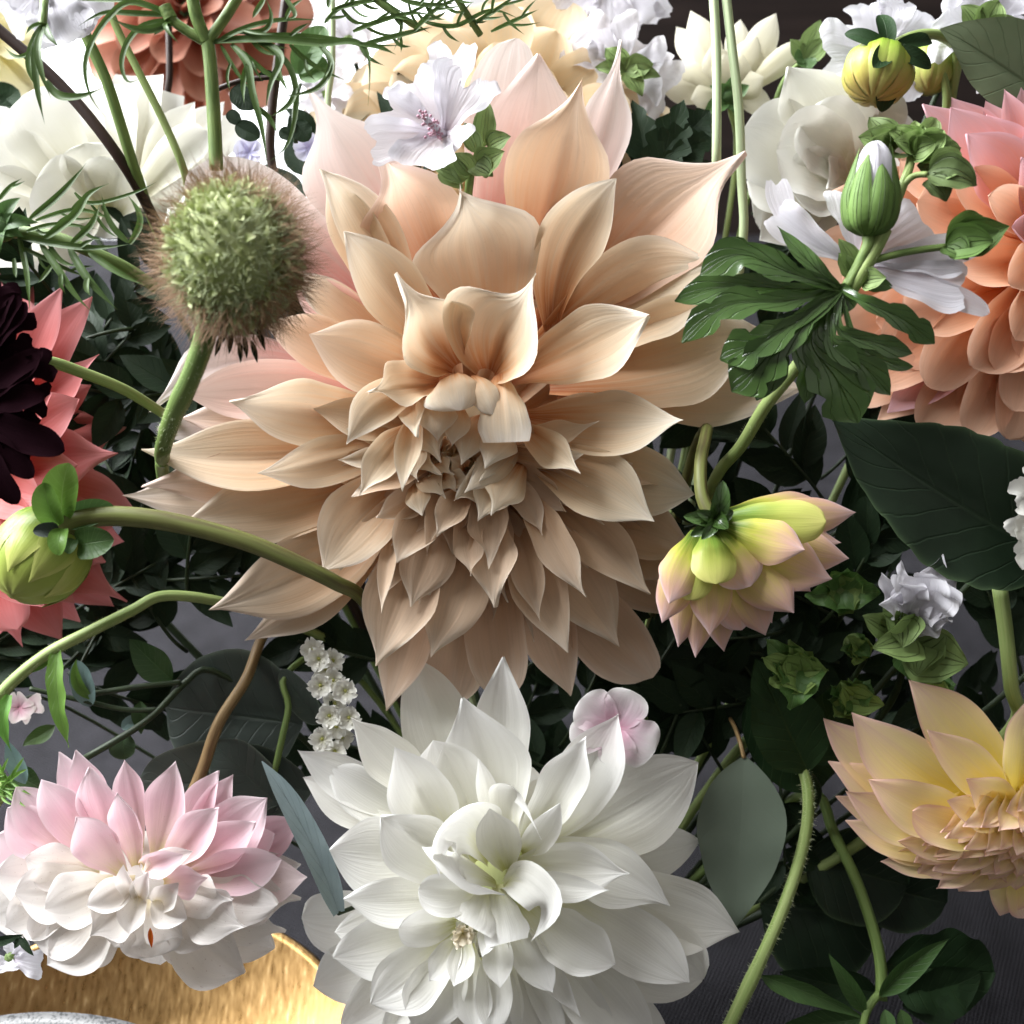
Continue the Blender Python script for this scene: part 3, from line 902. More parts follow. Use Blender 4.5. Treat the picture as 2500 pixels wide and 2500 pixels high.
# ---- the big cream-peach dahlia
C1 = (1139, 1085)
t = Thing('dahlia_flower', 'very large peachy cream dahlia with pointed twisted petals, biggest bloom of the bouquet', 'flower', A(0, *C1, -190))
RG = {0: (-100, 0, .10, 40), 1: (-60, 150, .06, 40), 2: (-80, 95, .07, 55), 3: (-110, 40, .08, 65), 4: (-140, -30, .07, 75), 5: (-170, -110, .06, 85), 6: (-195, -190, .05, 90)}
rows = [
    # upper rear petals, blush
    (2, -180, 490, 620, 5, dict(b=(520, 1560), mat='cafe_pink', prof='cusp', th=-60, arch=-.03, phi=(.8, .5, .2), twist=.5, curl=.10)),
    (2, 985, 215, 420, 6, dict(b=(880, 1500), mat='cafe_pink', prof='round', th=-150, arch=-.02, phi=(1.0, .5, .15))),
    (2, 1110, 305, 600, 5, dict(b=(870, 1560), mat='cafe_pink', prof='acute', th=-80, arch=-.04, phi=(1.1, .6, .3), tint=(1.0, .93, .90))),
    (2, 1580, 225, 330, 5, dict(b=(1250, 1500), mat='cafe_pink', prof='cusp', th=-90, arch=-.03, twist=.7, phi=(1, .8, .8))),
    (2, 1365, 440, 650, 4, dict(b=(1080, 1680), prof='cusp', th=0, arch=-.05, phi=(1.3, .85, .5), tint=(1, .90, .86), bend=-.03)),
    (2, 1550, 1000, 430, 3, dict(b=(1190, 1860), prof='acute', th=90, arch=-.04, bend=-.13, phi=(1.4, 1.0, .7), side=.15)),
    (2, 250, 880, 600, 4, dict(b=(640, 1720), prof='cusp', th=80, arch=-.03, phi=(1.1, .6, -.1), ruf=.05, tint=PK, curl=.16, twist=.1, side=0, lip=.25)),
    (2, 685, 1075, 760, 3, dict(b=(860, 2010), prof='cusp', th=130, arch=-.05, phi=(1.4, .75, -.25), ruf=.05, rf=1.6, tint=CR, curl=.18, bend=.03, twist=.05, side=0, lip=.3, nv=26, nu=17)),
    (1, 1800, 950, 380, 3, dict(b=(2330, 1960), prof='acute', th=40, arch=-.03, phi=(1.3, 1.0, .8), tint=CR, bend=.06)),
    (1, 1840, 975, 330, 4, dict(b=(2260, 1900), prof='acute', th=0, phi=(1.3, 1.0, .8), bend=.03)),
    # inner cups above the centre
    (2, 320, 1530, 660, 1, dict(b=(640, 2060), mid=[(500, 1900, 30), (430, 1730, 90)], prof='cusp', th=110, phi=(2.4, 1.5, .6), arch=0, tint=CR, roll=.3, nv=28, nu=17, twist=.15, curl=0, lip=.1, side=0)),
    (2, 1100, 1530, 800, 1, dict(b=(850, 2080), mid=[(900, 1900, 30), (1010, 1730, 90)], prof='cusp', th=100, phi=(2.4, 1.4, .5), arch=0, tint=CR, roll=-.3, nv=28, nu=17, twist=-.15, curl=0, lip=.1, side=0)),
    (2, 1722, 1775, 480, 1, dict(b=(960, 2130), prof='acute', th=110, phi=(1.5, 1.0, .5), arch=-.03, roll=-.2)),
    # right
    (0, 1818, 366, 330, 4, dict(b=(1330, 800), prof='cusp', th=-40, twist=-.5, arch=.04, tint=PK)),
    (0, 1760, 640, 270, 4, dict(b=(1320, 850), prof='acute', th=-20, arch=.05)),
    (0, 1700, 520, 250, 5, dict(b=(1300, 820), prof='acute', th=-120, tint=PK)),
    (0, 1850, 800, 280, 4, dict(b=(1340, 930), prof='acute', th=-50, arch=.05, tint=(1, .95, .93))),
    (0, 1955, 950, 270, 5, dict(b=(1360, 970), prof='acute', th=-120, arch=.04, bend=-.05, tint=(1, .95, .93))),
    (5, 1930, 455, 430, 2, dict(b=(1010, 430), prof='dahlia', th=70, arch=.03, phi=(1.4, .95, .55), bend=.04)),
    (5, 1990, 870, 430, 4, dict(b=(1150, 650), prof='acute', th=-40, arch=.05)),
    (5, 1765, 1015, 430, 2, dict(b=(1030, 640), prof='dahlia', th=60, arch=.06, phi=(1.3, .9, .5), bend=-.03)),
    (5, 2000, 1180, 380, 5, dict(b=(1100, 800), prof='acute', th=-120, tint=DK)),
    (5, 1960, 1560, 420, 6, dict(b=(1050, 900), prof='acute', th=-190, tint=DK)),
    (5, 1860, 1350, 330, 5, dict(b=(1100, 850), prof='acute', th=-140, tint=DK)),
    (5, 1350, 745, 260, 1, dict(b=(1020, 480), prof='cusp', th=120, phi=(1.8, 1.3, .6), arch=.06, roll=.3)),
    # lower right, long and narrow
    (5, 1740, 1430, 330, 3, dict(b=(1040, 780), prof='dahlia', th=-10, arch=.08, phi=(1.4, .9, .7))),
    (5, 1385, 1440, 250, 2, dict(b=(1000, 780), prof='dahlia', th=50, arch=.09, phi=(1.5, 1.0, .7), ruf=.04)),
    (5, 1565, 1725, 420, 4, dict(b=(1010, 880), prof='dahlia', th=-60, arch=.07)),
    (5, 1285, 1755, 330, 3, dict(b=(930, 900), prof='dahlia', th=0, arch=.09, ruf=.03)),
    (5, 1130, 1580, 230, 3, dict(b=(930, 880), prof='dahlia', th=20, arch=.08, ruf=.05, phi=(1.5, 1.1, .8))),
    (5, 870, 1500, 300, 2, dict(b=(830, 900), prof='dahlia', th=50, arch=.10, ruf=.06, phi=(1.3, .7, .6))),
    (5, 740, 1330, 200, 2, dict(b=(740, 900), prof='dahlia', th=60, arch=.10, ruf=.07, phi=(1.3, .9, .6))),
    (5, 515, 1785, 400, 3, dict(b=(720, 930), prof='dahlia', th=-10, arch=.09, phi=(1.2, .6, .3), bend=-.03)),
    (5, 920, 2010, 360, 5, dict(b=(850, 1000), prof='round', th=-90, arch=.06, tint=DK)),
    (5, 205, 1835, 460, 4, dict(b=(560, 1000), prof='dahlia', th=-30, arch=.12, phi=(1.1, .9, .9), bend=.02)),
    (5, 235, 1535, 120, 2, dict(b=(330, 900), prof='dahlia', th=40, arch=.08, phi=(1.2, 1.0, 1.0))),
    (5, 400, 1500, 330, 3, dict(b=(560, 930), prof='dahlia', th=10, arch=.09)),
    (5, 315, 1250, 290, 2, dict(b=(560, 850), prof='dahlia', th=60, arch=.08, phi=(1.4, 1.0, .6))),
    (5, 540, 1100, 220, 1, dict(b=(700, 860), prof='dahlia', th=80, arch=.12, phi=(1.6, 1.2, .7))),
    (5, 1750, 1900, 420, 6, dict(b=(1000, 1000), prof='round', th=-200, tint=DK)),
    (5, 1290, 2000, 340, 6, dict(b=(950, 1000), prof='acute', th=-180, tint=DK)),
    (5, 600, 2050, 420, 6, dict(b=(760, 1000), prof='round', th=-190, tint=DK)),
    (5, 250, 2080, 330, 5, dict(b=(560, 1000), prof='acute', th=-120, tint=DK)),
    # left
    (4, 1810, 1290, 430, 3, dict(b=(2330, 720), prof='acute', th=0, arch=.08, tint=(1, .96, .95))),
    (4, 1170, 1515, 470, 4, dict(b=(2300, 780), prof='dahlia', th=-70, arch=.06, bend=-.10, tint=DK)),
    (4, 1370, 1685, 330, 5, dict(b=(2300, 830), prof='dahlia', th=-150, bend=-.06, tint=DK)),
    (4, 690, 870, 430, 6, dict(b=(2200, 650), prof='dahlia', th=-190, bend=-.05, tint=(.86, .80, .82))),
    (4, 1040, 1015, 420, 4, dict(b=(2270, 720), prof='acute', th=-60, arch=.06, bend=-.04, tint=(1, .95, .93))),
    (4, 795, 605, 440, 4, dict(b=(2230, 560), prof='dahlia', th=-40, arch=.05, bend=-.04, tint=(1, .95, .92))),
    (4, 790, 835, 330, 5, dict(b=(2250, 640), prof='dahlia', th=-110, tint=PK)),
    (4, 1440, 745, 300, 3, dict(b=(2300, 540), prof='dahlia', th=30, arch=.07, bend=-.05)),
    (4, 1285, 350, 430, 3, dict(b=(2270, 420), prof='dahlia', th=40, arch=.05, bend=-.06, phi=(1.3, .95, .6))),
    (4, 1020, 300, 360, 5, dict(b=(2200, 330), prof='acute', th=-70, mat='cafe_pink', tint=(1, .86, .80), bend=.02)),
    (4, 1010, 440, 300, 5, dict(b=(2200, 480), prof='acute', th=-120, tint=PK)),
    (4, 835, 395, 330, 6, dict(b=(1900, 200), prof='cusp', th=-150, mat='cafe_pink', bend=.16)),
    (4, 880, 500, 150, 6, dict(b=(1700, 480), prof='round', th=-170, mat='cafe_pink')),
    (1, 1240, 835, 330, 6, dict(b=(2250, 1800), prof='cusp', th=-140, mat='cafe_pink', arch=.03, bend=-.08)),
    (1, 1060, 960, 560, 6, dict(b=(2230, 1850), prof='round', th=-120, mat='cafe_pink')),
    (1, 1480, 1800, 330, 4, dict(b=(2330, 2230), prof='acute', th=-40, tint=(1, .86, .82))),
    (1, 1600, 1560, 300, 5, dict(b=(2330, 2100), prof='acute', th=-90, mat='cafe_pink', tint=(1, .80, .76))),
    (1, 1640, 1500, 260, 4, dict(b=(2320, 2080), prof='acute', th=-30, tint=CR)),
    (2, -170, 1870, 420, 3, dict(b=(620, 2150), prof='acute', th=30, arch=.05, tint=(1, .93, .9))),
    (2, 20, 1300, 420, 3, dict(b=(640, 2060), prof='acute', th=60, arch=0, phi=(1.4, 1.1, .8))),
    # small petals round the hollow
    (5, 35, 585, 270, 1, dict(b=(490, 300), prof='dahlia', th=95, arch=.10, phi=(1.3, 1.0, .5), bend=.10)),
    (5, 165, 290, 330, 1, dict(b=(560, 250), prof='cusp', th=120, arch=.06, phi=(1.5, 1.1, .3), ruf=.06, roll=.4)),
    (5, 110, 875, 220, 1, dict(b=(420, 480), prof='dahlia', th=80, arch=.12, phi=(1.2, .8, .5), ruf=.04)),
    (5, 350, 850, 170, 1, dict(b=(440, 400), prof='dahlia', th=100, arch=.14, phi=(1.2, .9, .6))),
    (5, 430, 545, 190, 1, dict(b=(400, 330), prof='cusp', th=110, arch=.10, phi=(1.4, 1, .5), ruf=.06)),
    (5, 680, 395, 390, 1, dict(b=(640, 190), prof='round', th=110, arch=.30, phi=(-1.0, -.9, -.7), tint=CR, bh=20)),
    (5, 860, 420, 170, 1, dict(b=(740, 200), prof='round', th=95, arch=.25, phi=(-1.0, -.8, -.7), bh=20)),
    (5, 945, 575, 312, 1, dict(b=(900, 190), prof='wedge', th=100, arch=.22, phi=(-.6, -.5, -.2), tint=CR, bh=20)),
    (5, 550, 570, 247, 0, dict(b=(540, 290), prof='dahlia', th=70, arch=.22, phi=(-.9, -.7, -.4), bh=10)),
    (5, 630, 600, 169, 0, dict(b=(660, 330), prof='dahlia', th=55, arch=.22, phi=(-.8, -.6, -.4), bh=5)),
    (5, 570, 690, 247, 0, dict(b=(440, 420), prof='cusp', th=60, arch=.2, phi=(-.8, -.6, -.3))),
    (5, 680, 700, 221, 0, dict(b=(800, 420), prof='dahlia', th=55, arch=.18, phi=(-.8, -.6, -.3))),
    (5, 815, 720, 260, 0, dict(b=(930, 500), prof='dahlia', th=65, arch=.2, phi=(-.9, -.7, -.3), tint=CR)),
    (5, 700, 860, 221, 0, dict(b=(1010, 560), prof='dahlia', th=60, arch=.18, phi=(-.9, -.7, -.3))),
    (5, 780, 800, 156, 0, dict(b=(1010, 600), prof='dahlia', th=55, arch=.18, phi=(-.9, -.7, -.3))),
    (5, 850, 985, 260, 1, dict(b=(1030, 680), prof='cusp', th=80, arch=.16, phi=(-1.0, -.8, .4), roll=.2)),
    (5, 770, 1018, 250, 1, dict(b=(930, 760), prof='cusp', th=70, arch=.16, phi=(.9, .8, .4))),
    (5, 640, 900, 260, 0, dict(b=(860, 780), prof='cusp', th=55, arch=.2, phi=(.9, .8, .4), ruf=.08)),
    (5, 460, 985, 150, 1, dict(b=(430, 780), prof='dahlia', th=60, arch=.12, phi=(-.5, -.4, -.2))),
    (5, 590, 890, 182, 0, dict(b=(500, 760), prof='cusp', th=50, arch=.2, phi=(.9, .7, .4))),
    (5, 570, 760, 150, 0, dict(b=(450, 660), prof='cusp', th=55, arch=.2, phi=(.9, .7, .4), ruf=.08)),
    (5, 440, 800, 221, 0, dict(b=(400, 560), prof='cusp', th=65, arch=.15, phi=(.9, .7, .4), ruf=.07)),
    (5, 640, 760, 120, 0, dict(b=(560, 690), prof='cusp', th=40, bh=-20, arch=.3, phi=(1.2, .9, .4), ruf=.1)),
    (5, 660, 850, 120, 0, dict(b=(580, 780), prof='cusp', th=35, bh=-20, arch=.3, phi=(1.2, .9, .4), ruf=.1)),
    (5, 740, 770, 130, 0, dict(b=(640, 790), prof='cusp', th=35, bh=-20, arch=.3, phi=(1.2, .9, .4), ruf=.1)),
    (5, 600, 650, 130, 0, dict(b=(700, 720), prof='cusp', th=35, bh=-20, arch=.25, phi=(1.1, .9, .4), ruf=.1)),
]
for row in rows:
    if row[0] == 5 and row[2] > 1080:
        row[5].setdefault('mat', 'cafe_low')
    if len(row) > 5 and row[4] <= 2:
        row[5].setdefault('nv', 22)
        row[5].setdefault('nu', 13)
lay(t, C1, rows, 'cafe', RG, live=1.0)
rp_ = random.Random(41)
for i in range(44):
    a = math.radians(-200 + 215 * (i + rp_.uniform(-.4, .4)) / 43)
    k = i % 3
    b = A(0, C1[0], C1[1], -95 - 22 * k)
    e = np.array([math.cos(a), math.sin(a), 0])
    L = (310, 420, 520)[k] * rp_.uniform(.9, 1.08) * (1.0 if e[1] > -.5 else .97)
    t.add('petal', sheet([b + e * 75, b + e * L + np.array([0, 0, (120, 80, 30)[k] + rp_.uniform(-25, 25)])], rp_.uniform(62, 112), arch=rp_.uniform(.02, .10), bend=rp_.uniform(-.08, .08),
                         prof=rp_.choice(['dahlia', 'acute', 'cusp']), twist=rp_.uniform(-.9, .9), side=rp_.uniform(-.25, .25), curl=rp_.uniform(-.05, .15), ruf=.05, rib=.012, wav=.015,
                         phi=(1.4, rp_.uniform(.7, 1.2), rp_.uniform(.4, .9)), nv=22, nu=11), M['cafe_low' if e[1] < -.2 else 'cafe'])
# receptacle and the rows hidden below
for i in range(26):
    a = i / 26 * 2 * math.pi + .1 * rnd.random()
    R_ = 430 + 60 * rnd.random() + (60 if math.sin(a) > .2 else 0)
    b = A(0, C1[0], C1[1], -205)
    e = np.array([math.cos(a), math.sin(a), 0])
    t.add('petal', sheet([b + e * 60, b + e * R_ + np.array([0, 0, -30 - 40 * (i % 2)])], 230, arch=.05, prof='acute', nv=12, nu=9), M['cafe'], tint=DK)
t.add('receptacle', blob(A(0, *C1, -190), (0, 0, 1), (150, 150, 75)), M['cafe'], tint=(.7, .62, .5))
for i in range(34):
    a = i * 2.399
    rr = 20 + 88 * math.sqrt(i / 34)
    p = A(5, 690 + rr * 2.0 * math.cos(a), 700 + rr * 2.3 * math.sin(a), -115)
    q = p + np.array([-.35 * math.cos(a) * 60 + rnd.uniform(-25, 25) - 15, .35 * math.sin(a) * 60 - rnd.uniform(15, 60), 75 + rnd.uniform(-25, 35)])
    t.add('petal', sheet([p, q], rnd.uniform(48, 78), nrm=(math.cos(a + 3.1) * .6, -math.sin(a + 3.1) * .6, .5), prof='cusp', ruf=.10, phi=(1.2, .9, .4), arch=rnd.uniform(0, .3), twist=rnd.uniform(-.8, .8), nv=12, nu=9), M['cafe'], tint=(1.0, 1.02, .92))
gather_stem(t, A(0, *C1, -250), 14)

# ---- white dahlia with a doubled centre
C2 = (1225, 2130)
t = Thing('dahlia_flower', 'large pure white dahlia with greenish heart and broad folded petals', 'flower', A(0, *C2, -120))
RG = {0: (20, 110, .10, 30), 1: (0, 120, .08, 40), 2: (-20, 70, .08, 50), 3: (-50, 20, .07, 60), 4: (-80, -30, .06, 70), 5: (-110, -90, .05, 80), 6: (-140, -150, .05, 80)}
GY = (.95, .94, .91)  # greyer tint: shade on the rear white petals put into the colour
rows = [
    (8, 915, -125, 370, 4, dict(b=(900, 900), prof='acute', arch=0, th=0, phi=(1.0, .7, .8))),
    (8, 420, -120, 470, 6, dict(b=(800, 900), prof='round', arch=0, tint=GY, th=-150)),
    (8, 690, 105, 620, 3, dict(b=(860, 980), prof='dahlia', arch=0, th=40, phi=(1.2, .7, .6), bend=.03)),
    (8, 310, 375, 440, 2, dict(b=(680, 1000), prof='acute', arch=-.02, th=110, phi=(1.2, .9, .9), side=-.1)),
    (8, 520, 335, 560, 3, dict(b=(800, 1000), prof='round', arch=-.02, th=60, phi=(1.2, .7, .3))),
    (8, 60, 205, 340, 4, dict(b=(600, 700), prof='dahlia', arch=.03, th=-20, phi=(1, .8, .9), tint=GY)),
    (8, -239, 395, 300, 5, dict(b=(560, 800), prof='acute', th=-60)),
    (8, -209, 545, 330, 6, dict(b=(560, 850), prof='acute', th=-120, tint=GY)),
    (8, -90, 470, 330, 5, dict(b=(560, 850), prof='acute', th=-70)),
    (8, -60, 960, 520, 4, dict(b=(640, 1000), prof='round', arch=.05, th=-20, phi=(.9, .4, -.1))),
    (8, 230, 770, 470, 2, dict(b=(720, 1080), prof='round', arch=.06, th=100, phi=(1.1, .8, .6))),
    (8, 20, 1230, 330, 3, dict(b=(760, 1190), prof='acute', th=30, arch=.05)),
    (8, -30, 1420, 380, 5, dict(b=(680, 1300), prof='round', th=-60)),
    (8, 440, 1180, 300, 1, dict(b=(800, 1150), prof='round', th=110, arch=.12, phi=(1.2, 1, .8))),
    # cupped heart
    (8, 560, 1100, 460, 1, dict(b=(840, 1010), mid=[(700, 800, 130), (570, 880, 190)], prof='round', th=170, phi=(1.2, 1.1, .9), arch=0, roll=-.3, nv=24, nu=15)),
    (8, 920, 1215, 420, 1, dict(b=(870, 1120), mid=[(640, 1000, 150), (700, 1120, 205)], prof='acute', th=160, phi=(1.2, 1.0, .6), arch=0, roll=.3, nv=24, nu=15)),
    (8, 1070, 1470, 260, 1, dict(b=(920, 1160), mid=[(1040, 1130, 150), (1170, 1260, 175)], prof='round', th=120, phi=(1.3, .8, .3), arch=0, nv=24)),
    (8, 1240, 1300, 180, 1, dict(b=(930, 1180), mid=[(1060, 1130, 130)], prof='acute', th=150, phi=(1.3, .8, .3), arch=0)),
    (8, 1625, 1085, 380, 2, dict(b=(930, 1050), prof='dahlia', th=80, arch=.07, phi=(1.2, .8, .7), bend=-.04)),
    (8, 1510, 1180, 200, 1, dict(b=(930, 1080), prof='dahlia', th=120, arch=.07, phi=(1.2, .8, .5), bend=.02)),
    (8, 1850, 1275, 430, 3, dict(b=(1020, 960), prof='dahlia', th=10, arch=.09, phi=(1, .7, .8), bend=-.10)),
    (8, 1380, 325, 320, 2, dict(b=(1000, 950), prof='acute', th=100, arch=.0, phi=(1.2, .9, .7), ruf=.04, bend=.04)),
    (8, 1560, 190, 430, 3, dict(b=(1060, 930), prof='acute', th=70, arch=0, phi=(1.2, .8, .7), bend=.05)),
    (8, 2010, 460, 560, 5, dict(b=(1080, 980), prof='round', th=-90, arch=.03, phi=(.8, .5, .2), tint=GY)),
    (8, 775, 440, 170, 2, dict(b=(960, 1030), prof='acute', th=120, arch=0, phi=(1.4, 1.1, .9))),
    (8, 1130, 895, 260, 1, dict(b=(960, 1020), mid=[(970, 620, 130)], prof='acute', th=170, phi=(1, .8, .5), arch=0)),
    (8, 1235, 690, 260, 2, dict(b=(1020, 960), prof='round', th=140, arch=.1, phi=(1.5, 1.3, 1))),
    (8, 840, 720, 300, 1, dict(b=(940, 1060), prof='acute', th=140, arch=0, phi=(1.2, .9, .6))),
    # right lower
    (8, 2020, 900, 430, 6, dict(b=(1050, 1050), prof='round', th=-150, tint=GY)),
    (8, 2245, 1420, 520, 5, dict(b=(1080, 1150), prof='acute', th=-90, tint=GY, bend=-.04)),
    (8, 2040, 1680, 560, 5, dict(b=(1060, 1220), prof='round', th=-80, tint=GY, bend=-.04)),
    (8, 1960, 1700, 430, 3, dict(b=(1040, 1150), prof='round', th=-20, bend=-.06)),
    (8, 1545, 1600, 400, 2, dict(b=(1020, 1230), prof='round', th=60, arch=.1, phi=(1.3, 1.0, .9), ruf=.04)),
    (8, 1350, 1895, 180, 2, dict(b=(980, 1280), prof='dahlia', th=30, arch=.07, phi=(1.5, 1.1, .9))),
    (8, 1195, 1755, 250, 2, dict(b=(930, 1270), prof='round', th=60, arch=.09)),
    (8, 1760, 2050, 460, 4, dict(b=(1030, 1290), prof='round', th=-50)),
    (8, 1850, 2120, 430, 6, dict(b=(1050, 1250), prof='round', th=-140, tint=GY)),
    (8, 1500, 2130, 430, 4, dict(b=(980, 1330), prof='round', th=-50)),
    (8, 1230, 2150, 330, 4, dict(b=(920, 1350), prof='acute', th=-30)),
    (8, 860, 2020, 240, 3, dict(b=(870, 1400), prof='acute', th=30, arch=.08)),
    (8, 940, 2080, 250, 4, dict(b=(890, 1400), prof='acute', th=-20)),
    (8, 900, 1730, 200, 2, dict(b=(880, 1350), prof='acute', th=70, arch=.08)),
    (8, 940, 1475, 280, 1, dict(b=(880, 1150), prof='wedge', th=100, arch=.1, phi=(-.4, -.4, -.2), ruf=.03)),
    (8, 740, 1390, 270, 1, dict(b=(820, 1180), prof='wedge', th=105, arch=.1, phi=(-.4, -.3, 0), ruf=.04)),
    (8, 800, 1555, 150, 1, dict(b=(860, 1300), prof='acute', th=100, arch=.12, phi=(1.2, 1, .5))),
    # lower left round the second heart
    (8, 640, 1720, 180, 2, dict(b=(710, 1450), prof='acute', th=75, arch=.08)),
    (8, 500, 1690, 200, 2, dict(b=(660, 1440), prof='acute', th=75, arch=.08)),
    (8, 170, 1820, 420, 3, dict(b=(660, 1420), prof='round', th=30, arch=.06, phi=(1, .6, .3))),
    (8, 420, 1960, 420, 3, dict(b=(690, 1470), prof='round', th=20, arch=.06)),
    (8, 760, 1990, 250, 3, dict(b=(730, 1480), prof='acute', th=20, arch=.06)),
    (8, 5, 1960, 420, 5, dict(b=(620, 1450), prof='round', th=-60, arch=.05)),
    (8, -40, 1560, 430, 4, dict(b=(640, 1380), prof='round', th=-30, arch=.05)),
    (8, 330, 1390, 260, 2, dict(b=(650, 1360), prof='round', th=70, arch=.08)),
    (8, 300, 2150, 420, 5, dict(b=(650, 1550), prof='round', th=-70)),
    (8, 640, 2200, 420, 5, dict(b=(760, 1550), prof='round', th=-70)),
    (8, -215, 1340, 430, 6, dict(b=(550, 1350), prof='round', th=-140)),
    (8, -150, 1720, 430, 6, dict(b=(550, 1450), prof='round', th=-140)),
]
lay(t, C2, rows, 'white', RG)
for i in range(9):
    a = i * 2.4
    p = A(8, 690, 1420, 60)
    q = p + np.array([math.cos(a) * (18 + 2 * i), math.sin(a) * (18 + 2 * i), 32])
    t.add('petal', sheet([p, q], 30, nrm=(math.cos(a), math.sin(a), .4), prof='cusp', ruf=.12, phi=(1, 1, .5), nv=9, nu=7), M['white'], tint=(.92, .84, .70))
for i in range(14):
    a = i / 14 * 6.28
    b = A(0, C2[0] - 30, C2[1] + 40, -150)
    e = np.array([math.cos(a), math.sin(a), 0])
    t.add('petal', sheet([b + e * 40, b + e * 330 + np.array([0, 0, -40])], 190, prof='round', nv=12, nu=9), M['white'], tint=GY)
t.add('receptacle', blob(A(0, C2[0] - 20, C2[1] + 20, -140), (0, 0, 1), (110, 110, 60)), M['white'], tint=(.72, .78, .38))
gather_stem(t, A(0, *C2, -190), 11)

